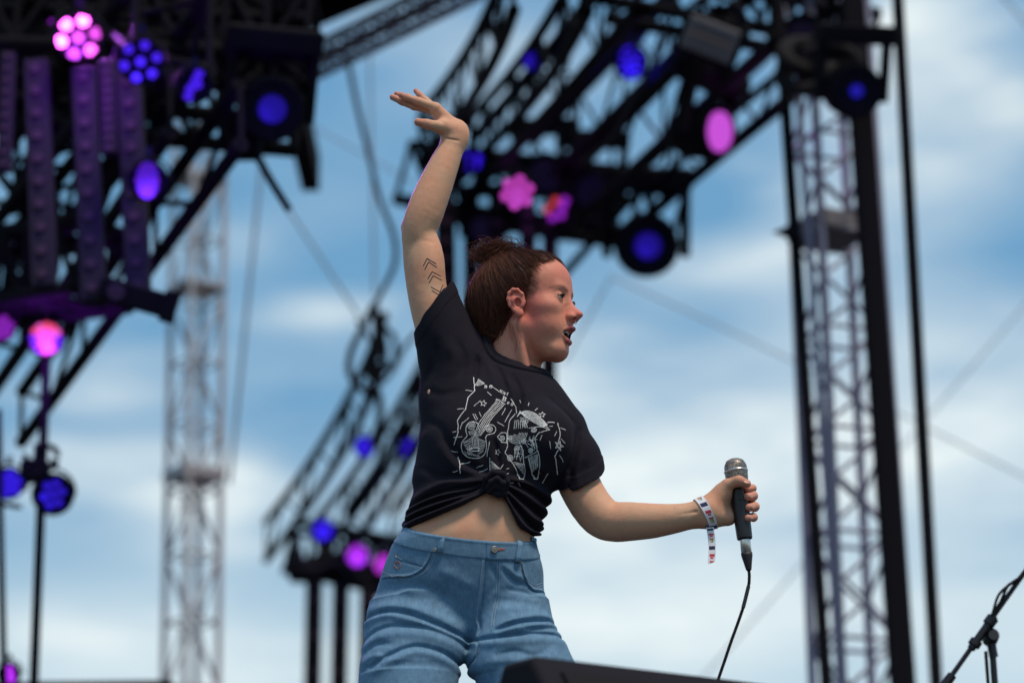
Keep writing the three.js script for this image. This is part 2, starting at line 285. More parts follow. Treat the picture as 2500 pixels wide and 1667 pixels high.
// hanging batten: slim black bar with a row of small lenses
function batten(label, a, b, w, n = 9, mat = M.case) {
  const t = asThing('light_batten', label, 'light bar', a.clone(), 'upright light bars under the rig'), d = b.clone().sub(a), L = d.length();
  t.quaternion.setFromUnitVectors(V3(0, -1, 0), d.normalize());
  part(t, 'housing', new RoundedBoxGeometry(w, L, w * 0.8, 2, w * 0.1).translate(0, -L / 2, 0), mat);
  const g = new THREE.CylinderGeometry(w * 0.2, w * 0.24, 0.02, 12).rotateX(Math.PI / 2); for (let i = 0; i < n; i++) part(t, 'lens', g, M.lens).position.set(0, -L * (i + 0.5) / n, w * 0.42);
  return t;
}
M.lens = dull([0.05, 0.03, 0.045], 0.8, 0.3); M.batten = dull([0.022, 0.02, 0.026], 0.85, 0.2);
const wire = (label, pts, r, mat, name = 'guy_wire', cat = 'wire', seg = 30) => { const o = pts[0].clone(), m = shade(new THREE.Mesh(tubeGeo(pts.map((p) => p.clone().sub(o)), r, seg, 7), mat)); m.name = numbered(name); m.position.copy(o); m.userData = { label, category: cat }; scene.add(m); return m; };
const toFloor = (a, b) => { const d = b.clone().sub(a), t = (STAGE_TOP - a.y) / d.y; return a.clone().addScaledVector(d, t); };

// roof over the far left of the stage
{
  const e1 = at(700, 205, -16), yR = e1.y, e2 = at(1185, -8, -14.75); e2.y = yR;
  const s = new THREE.Shape(); s.moveTo(e1.x, -e1.z); s.lineTo(e2.x, -e2.z); s.lineTo(e2.x - 1.6, 9.6); s.lineTo(-11, 9.2); s.lineTo(-11, 17.5); s.lineTo(e1.x - 1.6, 17.6);
  const t = asThing('stage_roof', 'black stage roof across the top left corner', 'roof', V3(0, yR, 0));
  part(t, 'canopy', new THREE.ExtrudeGeometry(s, { depth: 0.25, bevelEnabled: false }).rotateX(-Math.PI / 2).translate(0, 0.35, 0), M.cloth);
  for (let i = 0; i < 7; i++) part(t, 'rafter', new THREE.BoxGeometry(0.14, 0.3, 9).translate(-1.6 - i * 1.35, 0.16, -13.6 + (i % 2) * 0.3), M.black);
  boxTruss('roof_truss', 'pale grey truss along the edge of the black roof', at(690, 190, -16), at(1160, -45, -14.6), 0.15, 0.15, 12, 0.024, 0.011, M.aluDimVioletLit);
}
{ // black drape hung across the back of the left corner
  const z = -11.4, a = at(-120, 120, z), b = at(742, 175, z), topY = at(300, -120, z).y, s = [], n = 60;
  const g = new THREE.PlaneGeometry(1, 1, n, 10), pp = g.attributes.position;
  for (let i = 0; i < pp.count; i++) { const u = pp.getX(i) + 0.5, v2 = pp.getY(i) + 0.5, low = lerp(a.y, b.y, u) + 0.34 * fbm(u * 11, 2, 5, 4) - 0.1 * Math.sin(u * 3.1); pp.setXYZ(i, lerp(a.x, b.x, u), lerp(low, topY, v2), z + 0.05 * Math.sin(u * 46) + 0.03 * Math.sin(u * 101 + 1)); }
  g.computeVertexNormals(); const t = asThing('stage_drape', 'black drape hanging across the top left corner', 'drape', V3(a.x, a.y, z)); g.translate(-a.x, -a.y, -z);
  const back = g.clone().translate(0, 0, -0.02); part(t, 'cloth', mergeGeometries([g, back]), M.cloth); bar(t, 'rail', V3(0, topY - a.y, 0), V3(b.x - a.x, topY - a.y, 0), 0.03, M.black);
}
// trusses running back from the right tower
const RIG = 'black roof trusses above the stage';
boxTruss('roof_truss', 'leftmost black truss over the raised hand, bending down to the lights', at(1345, -60, -12.4), at(1090, 335, -18.5), 0.42, 0.4, 9, 0.042, 0.014, M.black, { group: RIG, mid: at(1262, 170, -15.5), faces: [0, 2], rungs: 2 });
boxTruss('roof_truss', 'black truss crossing left of the blue cluster lamp', at(1660, -70, -12.4), at(1232, 400, -18), 0.46, 0.44, 8, 0.05, 0.014, M.black, { group: RIG, mid: at(1480, 150, -15.2), faces: [0, 2], rungs: 2 });
boxTruss('roof_truss', 'black truss carrying the grey floodlight box and the violet oval lamp', at(1990, 20, -12.4), at(1440, 520, -17.5), 0.46, 0.42, 8, 0.046, 0.014, M.black, { group: RIG, mid: at(1730, 250, -15), faces: [0, 2], rungs: 2 });
boxTruss('roof_truss', 'short black cross truss behind the pink lamp', at(1020, 440, -18.4), at(1620, 520, -17.2), 0.42, 0.46, 6, 0.05, 0.022, M.black, { group: RIG });
boxTruss('roof_truss', 'black truss along the top edge between the tower and the floodlight', at(1480, -40, -13.4), at(2110, 70, -12.8), 0.32, 0.32, 6, 0.042, 0.018, M.black, { group: RIG, faces: [0, 2], rungs: 2 });
wire('thin black brace running down to the singer\'s forehead', [at(1600, 420, -16.6), at(1390, 655, -17.2), at(1300, 760, -17.5)], 0.034, M.black, 'steel_bar', 'bar');
wire('long thin steel bar under the violet oval lamp', [at(1930, 160, -13.4), at(1760, 300, -14.8), at(1580, 470, -16.4)], 0.03, M.black, 'steel_bar', 'bar');
wire('steel bar crossing above the blue cluster lamp', [at(1500, 190, -15), at(1590, 60, -14), at(1650, -30, -13.4)], 0.02, M.steel, 'steel_bar', 'bar');
wire('bent cable beside the top of the leftmost truss', [at(1215, -30, -14), at(1196, 30, -14), at(1200, 70, -14.2), at(1230, 110, -14.6)], 0.03, M.steel, 'hanging_cable', 'cable');
ledPar('blue cluster lamp high between the black trusses', at(1541, 152, -14.5), 0.1, SPOTS19, [BLUE], 0.85, { lamp: 2, lens: 0.016, sx: 0.62, sy: 1.0 });
ledPar('pink flower-shaped lamp beside the raised arm', at(1263, 469, -17.2), 0.115, SPOTS7, [PINK], 1.0, { lamp: 1.2, lens: 0.03, sx: 0.8, sy: 0.8 });
ledPar('small lamp with two red and four violet dots', at(1364, 512, -16.8), 0.1, [[-0.25, 0.75], [-0.95, 0.05], [0.35, 0.3], [0.6, 0.85], [-0.55, -0.65], [0.2, -0.45]], [RED, RED, VIOLET, VIOLET, VIOLET, VIOLET], 0.62, { lens: 0.03, sx: 0.85, sy: 0.85 });
ledPar('dim blue lamp just right of the raised wrist', at(1150, 391, -17.8), 0.08, SPOTS7, [BLUE], 1.2);
movingHead('round violet-pink lamp hanging under the third truss', at(1755, 321, -13.5), 0.135, [0.62, 0.06, 0.72], 0.9, { lamp: 1.5, yaw: 17, lr: 0.9 });
movingHead('large black moving head with a dark blue lens right of the head', at(1582, 600, -16.4), 0.19, [0.012, 0.004, 0.3], 0.7, { lamp: 0.8, lr: 0.5, yaw: 1.5, pitch: -1 });
ledPar('faint blue lamp behind the trusses near the top', at(1300, 150, -15.6), 0.06, SPOTS7, [BLUE], 0.5);
{ // floodlight box
  const p = at(1735, 96, -12.2), t = asThing('flood_light', 'grey louvred floodlight box tilted under the top truss', 'stage light', p); t.quaternion.copy(toCrowd(p)); t.rotateZ(-0.42);
  part(t, 'housing', new RoundedBoxGeometry(0.36, 0.25, 0.16, 2, 0.02), M.case); part(t, 'bezel', new RoundedBoxGeometry(0.29, 0.19, 0.02, 2, 0.01).translate(0, 0, 0.08), M.grey);
  for (let i = 0; i < 5; i++) part(t, 'louvre', new THREE.BoxGeometry(0.25, 0.012, 0.03).translate(0, -0.07 + i * 0.035, 0.095), i === 2 ? std([0.32, 0.22, 0.17], 0.6) : M.grey);
  part(t, 'bracket', new THREE.TorusGeometry(0.19, 0.014, 6, 16, Math.PI).translate(0, 0.05, -0.02), M.steel);
}
// unlit fixtures packed round the cross truss
[[1090, 400, -17.6, 0.13, 'unlit black moving head left of the pink lamp'], [1330, 430, -17.4, 0.15, 'unlit black moving head above the red and violet lamp'], [1450, 470, -17, 0.16, 'unlit black moving head between the pink lamp and the large moving head'], [1180, 560, -17.8, 0.12, 'unlit black moving head above the hair bun'], [1960, 90, -12.6, 0.11, 'unlit black moving head at the top of the mast']].forEach(([x, y, z, r, l], i) => movingHead(l, at(x, y, z), r, [0.004, 0.002, 0.02], 0.5, { yaw: (i % 3) * 2 - 2, pitch: -i % 2 }));
const BAT = [[1085, 430, 1092, 800, -17.6, 0.16], [1150, 470, 1152, 800, -17.9, 0.13], [1215, 480, 1214, 840, -17.6, 0.14], [1290, 500, 1286, 860, -17.3, 0.13], [1344, 520, 1338, 985, -17.2, 0.12]];
['upright black light bar left of the hair bun', 'upright black light bar between arm and hair bun', 'upright black light bar behind the hair bun', 'upright black light bar behind the top of the head', 'upright black light bar showing right of the neck'].forEach((l, i) => { const [a, b, c, d, z, w] = BAT[i]; batten(l, at(a, b, z), at(c, d, z - 0.2), w, 8, M.case); });

// trusses stepping down behind the singer's back
boxTruss('roof_truss', 'black truss stepping down behind the shirt, lower left of the singer', at(1010, 830, -19.5), at(705, 1325, -25), 0.5, 0.42, 8, 0.042, 0.016, M.black, { mid: at(915, 1080, -22), faces: [0, 2], rungs: 3 });
boxTruss('roof_truss', 'black truss half hidden behind the knotted shirt', at(1100, 990, -19.5), at(900, 1300, -24), 0.45, 0.45, 5, 0.042, 0.016, M.black, { mid: at(1020, 1150, -22), faces: [0, 2], rungs: 3 });
boxTruss('roof_truss', 'low black cross truss at hip height left of the jeans', at(750, 1342, -24.4), at(1010, 1392, -23.4), 0.5, 0.5, 5, 0.05, 0.024, M.black);
ledPar('violet lamp left of the jeans pocket', at(872, 1356, -22.6), 0.11, SPOTS19, [VIOLET], 0.75, { lamp: 2 });
ledPar('violet lamp half hidden by the jeans pocket', at(936, 1378, -22.4), 0.1, SPOTS19, [[0.7, 0.05, 0.95]], 0.7);
ledPar('deep blue lamp above the violet pair by the hip', at(788, 1294, -23), 0.1, SPOTS7, [BLUE], 0.8, { lamp: 1 });
ledPar('deep blue lamp behind the shirt, left edge', at(890, 1090, -21.5), 0.09, SPOTS7, [BLUE], 0.8);
ledPar('faint blue lamp touching the shirt side', at(998, 1095, -21), 0.09, SPOTS7, [BLUE], 0.6);
[[763, 'leftmost of the upright bars standing by the hip'], [828, 'middle one of the upright bars standing by the hip'], [895, 'upright bar standing closest to the hip']].forEach(([x, l], i) => { const a = at(x + 4, 1420, -23.4), b = at(x - 2, 1720, -23.4); batten(l, a, toFloor(a, b), 0.16, 14, M.case); });
for (const [dx, dy, l] of [[0, 0, 'clamp cluster under the low cross truss, left end'], [70, -14, 'clamp cluster under the low cross truss, middle'], [150, 10, 'clamp cluster under the low cross truss beside the violet lamps']]) { const p = at(745 + dx, 1392 + dy, -23.6), t = asThing('rigging_clamp', l, 'clamp', p, 'clamps under the low truss'); part(t, 'jaw', new RoundedBoxGeometry(0.34, 0.22, 0.3, 2, 0.05), M.case); part(t, 'bolt', new THREE.CylinderGeometry(0.03, 0.03, 0.5, 8).rotateZ(0.5), M.steel); part(t, 'hook', new THREE.TorusGeometry(0.15, 0.035, 6, 14, 4.4).translate(0, 0.22, 0), M.case); }

// left rig
const LG = 'black trusses of the left rig';
boxTruss('roof_truss', 'black truss slanting down the left edge above the pink-red lamp', at(500, 262, -9.6), at(-20, 1010, -12.6), 0.32, 0.3, 6, 0.034, 0.014, M.black, { group: LG, faces: [0, 2], rungs: 2 });
boxTruss('roof_truss', 'upper black truss in the dark left corner', at(420, 60, -9.4), at(-60, 640, -11.8), 0.34, 0.34, 7, 0.036, 0.016, M.black, { group: LG });
boxTruss('roof_truss', 'black cross truss behind the blue lamps at top left', at(-40, 190, -10.6), at(720, 250, -10.6), 0.36, 0.34, 9, 0.036, 0.018, M.black, { group: LG });
boxTruss('roof_truss', 'topmost black truss in the left corner', at(-40, 60, -10), at(760, 90, -10), 0.36, 0.34, 8, 0.036, 0.018, M.black, { group: LG });
boxTruss('roof_truss', 'lower black cross truss on the left edge behind the light bars', at(-60, 690, -11.2), at(260, 640, -10.6), 0.34, 0.34, 5, 0.036, 0.018, M.black, { group: LG });
[[88, 150, 108, 705, 0.1, 'leftmost upright purple-lit light bar of the left rig'], [205, 170, 228, 740, 0.1, 'middle upright purple-lit light bar of the left rig'], [316, 180, 338, 735, 0.1, 'rightmost purple-lit light bar of the left rig'], [262, 150, 268, 380, 0.07, 'short dark bar between the middle and right light bars'], [20, 130, 8, 420, 0.06, 'short dark bar at the left edge under the drape']].forEach(([a, b, c, d, w, l]) => batten(l, at(a, b, -9.3), at(c, d, -9.3), w, 10, M.batten));
{ const p = at(318, 722, -9.2), t = asThing('light_box', 'dark box lamp hanging at the foot of the light bars', 'stage light', p); t.quaternion.copy(toCrowd(p)); t.rotateZ(-0.24); part(t, 'housing', new RoundedBoxGeometry(0.3, 0.1, 0.14, 2, 0.012).translate(0.02, 0, 0), M.case); part(t, 'hood', new THREE.BoxGeometry(0.06, 0.13, 0.1).translate(0.16, 0.0, 0.04), M.case); part(t, 'lens', new THREE.CylinderGeometry(0.035, 0.035, 0.02, 16).rotateX(Math.PI / 2).translate(-0.06, 0, 0.08), M.lens); }
ledPar('bright pink flower lamp with white cores at top left', at(190, 91, -9.2), 0.085, SPOTS7, [PINK], 1.0, { vary: [1.3, 1, 9, 8, 9, 1, 3], lens: 0.026, sx: 0.85, sy: 0.85, lamp: 4, glowCol: [0.35, 0.03, 1] });
ledPar('blue flower lamp right of the bright pink one', at(342, 150, -9.0), 0.08, SPOTS7, [[0.06, 0.012, 0.85]], 0.9, { lens: 0.021, sx: 0.85, sy: 0.85, lamp: 2 });
ledPar('slim tilted blue lamp near the roof edge', at(474, 209, -9.0), 0.062, [[0.4, 0.9], [0.15, 0.45], [-0.1, 0], [-0.4, -0.3], [-0.55, -0.85], [0.3, 0.1]], [[0.06, 0.012, 0.85]], 0.9, { lens: 0.02, sx: 0.7, sy: 0.9 });
ledPar('oval blue-violet lamp on the edge of the light bars', at(359, 440, -9.05), 0.07, SPOTS19, [[0.055, 0.008, 0.62], [0.11, 0.01, 0.62]], 0.6, { sx: 0.46, sy: 0.85, lamp: 2.4, glowCol: [0.14, 0.02, 1] });
ledPar('pink lamp with a red and blue rim at the left edge', at(111, 826, -11), 0.08, SPOTS19, [PINK, PINK, PINK, PINK, PINK, PINK, PINK, BLUE, [1, 0.12, 0.5], RED, RED, [1, 0.12, 0.5], RED, BLUE, BLUE, BLUE, RED, [1, 0.12, 0.5], BLUE], 0.95, { lamp: 4, glowCol: [0.4, 0.03, 1], sx: 0.74, sy: 0.74 });
ledPar('dim violet lamp cut by the left edge', at(2, 800, -11), 0.06, SPOTS7, [VIOLET], 0.4);
ledPar('blue lamp low on the left edge', at(18, 1180, -11.6), 0.07, SPOTS7, [BLUE], 0.8, { lens: 0.026 });
ledPar('thin violet lamp between the two low blue lamps', at(47, 1182, -11.7), 0.035, SPOTS7, [VIOLET], 0.9, { sx: 0.4, sy: 0.9 });
ledPar('small violet lamp in the bottom left corner', at(20, 1645, -11.4), 0.05, [[-0.3, -0.6], [0.3, -0.6], [0, 0], [0, 0.5]], [VIOLET], 1.2, { lens: 0.022 });
ledPar('faint purple lamp in the dark top left corner', at(125, 53, -10.4), 0.03, [[0, 0]], [VIOLET], 0.5, { lens: 0.012 });
ledPar('black can lamp with blue dots clamped on the left pole', at(127, 1206, -10.9), 0.085, SPOTS7, [BLUE], 0.6, { yaw: 3, pitch: -1, lens: 0.02, sx: 0.5, sy: 0.62, lamp: 0.8 });
{ const p = at(85, 1150, -10.95), t = asThing('rigging_clamp', 'black clamp block on the left pole above the blue can lamp', 'clamp', p, 'clamps on the left pole'); part(t, 'jaw', new RoundedBoxGeometry(0.13, 0.1, 0.12, 2, 0.02), M.case); part(t, 'bolt', new THREE.CylinderGeometry(0.012, 0.012, 0.2, 8).rotateZ(0.6), M.steel); part(t, 'hook', new THREE.TorusGeometry(0.05, 0.014, 6, 14, 4.4).translate(0.05, 0.07, 0), M.case); }
movingHead('large black moving head with a dark blue lens at the roof corner', at(664, 266, -9.8), 0.12, [0.012, 0.004, 0.32], 0.7, { lr: 0.52, yaw: 1.4, pitch: -1, lamp: 0.8 });
{ const p = at(498, 70, -10.2), t = asThing('stage_light', 'unlit pale lamp under the black roof', 'stage light', p, 'LED stage lights on the rig'); t.quaternion.copy(toCrowd(p)); part(t, 'lens', new THREE.CylinderGeometry(0.03, 0.03, 0.02, 16).rotateX(Math.PI / 2), std([0.5, 0.42, 0.38], 0.4)); part(t, 'housing', new THREE.CylinderGeometry(0.05, 0.045, 0.16, 16).rotateX(Math.PI / 2).translate(0, 0, -0.09), M.case); }
{ const p = at(598, 355, -10), t = asThing('dimmer_box', 'black box hanging under the moving head at the roof corner', 'box', p); part(t, 'case', new RoundedBoxGeometry(0.14, 0.1, 0.14, 2, 0.01), M.case); part(t, 'hanger', new THREE.BoxGeometry(0.1, 0.14, 0.03).translate(0, 0.1, 0), M.steel); }
wire('black arm slanting down from the box under the roof corner', [at(622, 372, -10), at(660, 440, -10), at(705, 512, -10.1)], 0.018, M.black, 'steel_strut', 'bar');
{ const a = at(112, 880, -11), b = at(80, 1700, -11), t = asThing('steel_pole', 'black steel pole standing near the left edge', 'pole', toFloor(a, b)); bar(t, 'shaft', t.rel(a), V3(0, 0.02, 0), 0.022, M.black, 14); part(t, 'foot', new THREE.CylinderGeometry(0.16, 0.18, 0.02, 20).translate(0, 0.01, 0), M.black); part(t, 'collar', new THREE.CylinderGeometry(0.034, 0.034, 0.1, 14).applyQuaternion(new THREE.Quaternion()).translate(t.rel(at(98, 1110, -11)).x, t.rel(at(98, 1110, -11)).y, t.rel(at(98, 1110, -11)).z), M.steel); }
{ const a = at(-6, 1000, -11), b = at(8, 1680, -11), t = asThing('steel_pole', 'black steel pole cut by the left edge of the picture', 'pole', toFloor(a, b)); bar(t, 'shaft', t.rel(a), V3(0, 0.02, 0), 0.016, M.black, 14); part(t, 'foot', new THREE.CylinderGeometry(0.16, 0.18, 0.02, 20).translate(0, 0.01, 0), M.black); }
wire('small bracket on the pole at the left edge', [at(-10, 1228, -11.2), at(48, 1238, -11.1)], 0.012, M.black, 'steel_bracket', 'bracket', 4);
{ const p = at(150, 1656, -12); const t = asThing('flight_case', 'black flight case along the bottom left edge', 'case', V3(p.x, STAGE_TOP, p.z)); const hgt = p.y - STAGE_TOP; part(t, 'box', new RoundedBoxGeometry(1.5, hgt - 0.01, 0.7, 2, 0.02).translate(-0.2, hgt / 2 - 0.005, -0.35), M.case); part(t, 'lid_strip', new THREE.BoxGeometry(1.51, 0.03, 0.71).translate(-0.2, hgt * 0.8, -0.35), M.steel); part(t, 'handle', new THREE.TorusGeometry(0.07, 0.012, 6, 14, Math.PI).translate(0, hgt * 0.5, 0.005), M.steel); }

// pale lattice tower far behind
{
  const z = -22, top = at(487, 300, z), bot = toFloor(top, at(464, 1700, z)); bot.z = z;
  const t = boxTruss('lattice_tower', 'pale grey lattice tower standing behind the left rig', bot, top, 0.36, 0.36, 15, 0.03, 0.0125, M.alu, { ref: V3(0.85, 0, 1) }); t.userData.category = 'tower';
  for (const py of [1160, 705, 440]) { const q = t.rel(at(476 + (900 - py) * 0.012, py, z)); part(t, 'plate', new THREE.BoxGeometry(0.44, py === 1160 ? 0.1 : 0.04, 0.44).rotateY(0.6).translate(q.x, q.y, q.z), M.alu); }
  part(t, 'foot', new THREE.BoxGeometry(0.9, 0.05, 0.9).translate(0, 0.025, 0), M.alu);
}
// right tower: dim lattice mast between two black posts, and a pole of its own
{
  const z = -13, top = at(2008, -90, z), bot = toFloor(top, at(2096, 1700, z));
  const t = boxTruss('lattice_tower', 'grey lattice mast between the black posts on the right', bot, top, 0.36, 0.36, 22, 0.026, 0.012, M.aluDimVioletLit, { rungs: 2 }); t.userData.category = 'tower';
  const q = t.rel(at(2030, 565, z)); part(t, 'bracket', new RoundedBoxGeometry(0.36, 0.12, 0.36, 2, 0.02).rotateY(0.5).translate(q.x, q.y, q.z + 0.02), M.grey); part(t, 'foot', new THREE.BoxGeometry(0.8, 0.05, 0.8).translate(0, 0.025, 0), M.steel);
  const post = (name, label, a, b, w, mat, round) => { const f = toFloor(a, b), p = asThing(name, label, 'post', f); if (round) bar(p, 'shaft', p.rel(a), V3(0, 0.01, 0), w, mat, 16); else { const d = a.clone().sub(f), L = d.length(); part(p, 'shaft', new RoundedBoxGeometry(w, L, w * 0.9, 2, w * 0.1), mat).position.copy(d.multiplyScalar(0.5)); p.children[0].quaternion.setFromUnitVectors(UPV, a.clone().sub(f).normalize()); } part(p, 'foot', new RoundedBoxGeometry(w * 2.6, 0.03, w * 2.6, 2, 0.01).translate(0, 0.015, 0), M.steel); return p; };
  post('steel_post', 'slim black post along the left side of the grey mast', at(1896, -60, z + 0.5), at(2018, 1667, z + 0.5), 0.062, M.black);
  post('steel_pipe', 'grey pipe right beside the slim black post', at(1930, -60, z + 0.3), at(2052, 1667, z + 0.3), 0.02, M.aluDimVioletLit, true);
  post('steel_post', 'wide black post along the right side of the grey mast', at(2078, -60, z + 0.6), at(2205, 1667, z + 0.6), 0.125, M.black);
  post('steel_pipe', 'dim pipe on the right flank of the wide black post', at(2112, -60, z + 0.4), at(2226, 1667, z + 0.4), 0.024, M.aluDimVioletLit, true);
  post('steel_pole', 'lone black pole at the far right', at(2190, -60, z + 1), at(2287, 1667, z + 1), 0.033, M.black, true);
  const h = at(2040, 175, z + 0.9); const m = movingHead('big black moving head clamped on the mast with a small blue lens', at(2092, 222, z + 1), 0.12, [0.015, 0.01, 0.5], 0.6, { lr: 0.3, yaw: 3.5, pitch: -0.5, lamp: 0.5 });
  { const p = at(1990, 160, z + 0.7), t2 = asThing('cable_bundle', 'black bundle of gear tied to the mast near the top', 'cables', p); part(t2, 'wrap', new THREE.TorusKnotGeometry(0.12, 0.045, 60, 8, 2, 3).scale(1.2, 0.9, 0.8), M.rubber); part(t2, 'box', new RoundedBoxGeometry(0.3, 0.16, 0.2, 2, 0.03).translate(0.06, 0.02, -0.05), M.case); part(t2, 'strap', new THREE.TorusGeometry(0.16, 0.02, 6, 20).translate(0.1, 0.05, 0), M.rubber); }
  { const p = at(1912, 567, z + 0.6), t2 = asThing('pointed_bracket', 'pointed black bracket sticking out of the slim post', 'bracket', p); part(t2, 'arm', new THREE.ConeGeometry(0.05, 0.12, 4).rotateZ(Math.PI / 2), M.black); part(t2, 'clamp', new THREE.BoxGeometry(0.07, 0.09, 0.07).translate(0.06, 0, 0), M.black); }
}
// wires and cables
const wm_ = std([0.2, 0.25, 0.32], 0.6), wg = std([0.4, 0.45, 0.5], 0.6);
wire('long pale guy wire rising to the right edge', [at(2560, 680, -24), at(1660, 1720, -24)], 0.01, wg);
wire('long guy wire falling from the moving head to the right edge', [at(1490, 672, -22), at(1935, 880, -22), at(2540, 1182, -22)], 0.01, wg);
wire('short guy wire from the roof corner to the raised arm', [at(740, 296, -22), at(1015, 448, -22)], 0.008, wm_);
wire('guy wire slanting down from the black arm on the left', [at(690, 490, -20), at(875, 770, -20)], 0.013, wm_);
wire('broad blue-grey strap hanging behind the pale tower', [at(640, 380, -20), at(602, 760, -20), at(560, 1180, -20)], 0.017, wm_, 'hanging_strap', 'strap');
wire('guy wire falling from the moving head to the chin', [at(1490, 680, -20), at(1378, 886, -20)], 0.009, wm_);
wire('guy wire cutting the top right corner', [at(2440, -20, -22), at(2530, 84, -22)], 0.012, wg);
wire('straight thin cable hanging left of the raised arm', [at(902, 120, -20), at(908, 400, -20), at(914, 720, -20)], 0.012, wm_, 'hanging_cable', 'cable');
wire('dark curving cable left of the raised arm', [at(846, 130, -17), at(872, 260, -17), at(900, 375, -17), at(925, 480, -17), at(962, 580, -17), at(964, 640, -17), at(938, 700, -17), at(912, 748, -17)], 0.02, M.steel, 'hanging_cable', 'cable', 60);
wire('cable loop hanging in the gap left of the shirt', [at(912, 745, -18), at(884, 800, -18), at(856, 860, -18), at(852, 905, -18), at(876, 945, -18), at(905, 948, -18), at(930, 900, -18), at(938, 850, -18), at(922, 790, -18), at(912, 748, -18)], 0.028, M.rubber, 'cable_loop', 'cable', 70);
wire('second cable loop close to the shirt side', [at(918, 742, -18.4), at(926, 830, -18.4), at(948, 900, -18.4), at(965, 880, -18.4), at(960, 820, -18.4), at(940, 800, -18.4)], 0.022, M.rubber, 'cable_loop', 'cable', 50);
wire('cable bundle dropping from the loops to the truss', [at(914, 740, -18.2), at(920, 820, -18.2), at(912, 900, -18.2), at(928, 1000, -19), at(910, 1090, -20)], 0.034, M.rubber, 'cable_bundle', 'cables', 40);
wire('tangled cable crossing the loops left of the shirt', [at(872, 780, -18.6), at(905, 840, -18.6), at(890, 900, -18.6), at(925, 935, -18.6), at(958, 905, -18.6), at(985, 850, -18.6), at(1020, 810, -18.6)], 0.018, M.rubber, 'hanging_cable', 'cable', 50);
wire('cable looping under the violet lamps', [at(720, 1335, -23), at(760, 1390, -23), at(820, 1375, -23), at(870, 1410, -23), at(930, 1390, -23)], 0.022, M.rubber, 'hanging_cable', 'cable', 40);
wire('cable draped from the floodlight along the truss', [at(1640, 60, -13), at(1600, 150, -13.4), at(1545, 240, -14), at(1500, 330, -14.8), at(1420, 400, -15.6)], 0.016, M.rubber, 'hanging_cable', 'cable', 40);
wire('cable sagging between the trusses behind the raised hand', [at(1180, 330, -17), at(1215, 260, -16.5), at(1270, 250, -16), at(1330, 190, -15.4), at(1390, 180, -15)], 0.014, M.rubber, 'hanging_cable', 'cable', 40);
// stage lamps that throw violet light from behind
{ const s = new THREE.SpotLight(new THREE.Color(0.55, 0.12, 1), 70, 0, 0.35, 0.5, 2); s.position.copy(at(190, 91, -9.8)).add(V3(0.1, -0.05, 0.25)); s.target.position.set(0, 2.9, -5.04); s.castShadow = true; s.shadow.radius = 3; s.name = 'stage_lamp'; scene.add(s, s.target); }
// ---------- the singer ----------
const Z0 = -5.04, PXM = 1119, STAGE_Y = 1.74;
const P = (px, py, dz = 0) => at(px, py, Z0 + dz);
const nd = (px, py, rpx, dz = 0) => ({ p: P(px, py, dz), r: rpx / PXM });
const zoomed = (ox, oy, s) => (x, y) => [ox + x / s, oy + y / s];
const q1 = zoomed(900, 180, 2.613), q2 = zoomed(1080, 560, 3.92), q3 = zoomed(960, 820, 2.904), q4 = zoomed(1300, 1060, 2.613), q5 = zoomed(860, 1220, 3.508);
function onSurf(f, px, py, z = Z0 + 0.25) { let zz = Z0 + 0.1, p; for (let i = 0; i < 5; i++) { p = at(px, py, zz); zz = dropZ(f, p.x, p.y, z, Z0 - 0.2); } p = at(px, py, zz); return p; }
const rowOf = (py, xl, xr, b, cz = 0) => { const l = P(xl, py), r = P(xr, py); return { y: (l.y + r.y) / 2, cx: (l.x + r.x) / 2, a: (r.x - l.x) / 2, cz: Z0 + cz, b }; };
const person = thing('person', 'person in a knotted black t-shirt and blue jeans, one arm raised, holding a microphone', 'person', V3(P(1130, 1600).x, STAGE_Y, Z0));
const local = (g) => g.translate(-person.position.x, -person.position.y, -person.position.z);

// --- arms ---
const upArm = limb([nd(1092, 880, 56, -0.01), nd(1050, 745, 50), nd(1035, 658, 49), nd(1027, 604, 45), nd(1023, 566, 43, 0.01), nd(1036, 522, 46, 0.015), nd(1056, 470, 44, 0.015), nd(1084, 402, 37, 0.01), nd(1112, 338, 27)], 4);
const fingersUp = [
  [nd(1062, 262, 12.5, 0.026), nd(1022, 248, 10.3, 0.028), nd(996, 239, 9.2, 0.026), nd(979, 232, 7.6, 0.024)],
  [nd(1055, 268, 12.5, 0.006), nd(1011, 258, 10.6, 0.008), nd(981, 247, 9.4, 0.006), nd(958, 237, 7.6, 0.004)],
  [nd(1054, 266, 12, -0.014), nd(1014, 250, 9.8, -0.014), nd(986, 236, 8.6, -0.016), nd(968, 229, 7, -0.016)],
  [nd(1060, 262, 11, -0.032), nd(1040, 246, 8.6, -0.042), nd(1025, 232, 7.8, -0.046), nd(1015, 222, 6.4, -0.05)],
  [nd(1102, 318, 18, 0.012), nd(1070, 309, 14.5, 0.036), nd(1042, 303, 12, 0.044), nd(1020, 298, 10, 0.046)],
].map((c) => chain(c, 0.005));
const palmUp = joinAll([rcone(P(1114, 326, 0), P(1066, 268, 0.024), 0.021, 0.0135), rcone(P(1112, 322, 0), P(1062, 272, 0.004), 0.02, 0.013), rcone(P(1112, 322, -0.01), P(1064, 270, -0.016), 0.019, 0.0125), rcone(P(1114, 320, -0.015), P(1070, 268, -0.032), 0.017, 0.011), rcone(P(1110, 322, 0.008), P(1082, 308, 0.026), 0.019, 0.0165), rcone(P(1112, 342, 0), P(1116, 318, 0), 0.0235, 0.0225)], 0.012);
function handJoin(palm, fingers, arm, k = 0.007) { return (x, y, z) => { let d = palm(x, y, z), g = 1e9; for (const f of fingers) g = Math.min(g, f(x, y, z)); d = smin(d, g, k); return smin(d, arm(x, y, z), 0.022); }; }
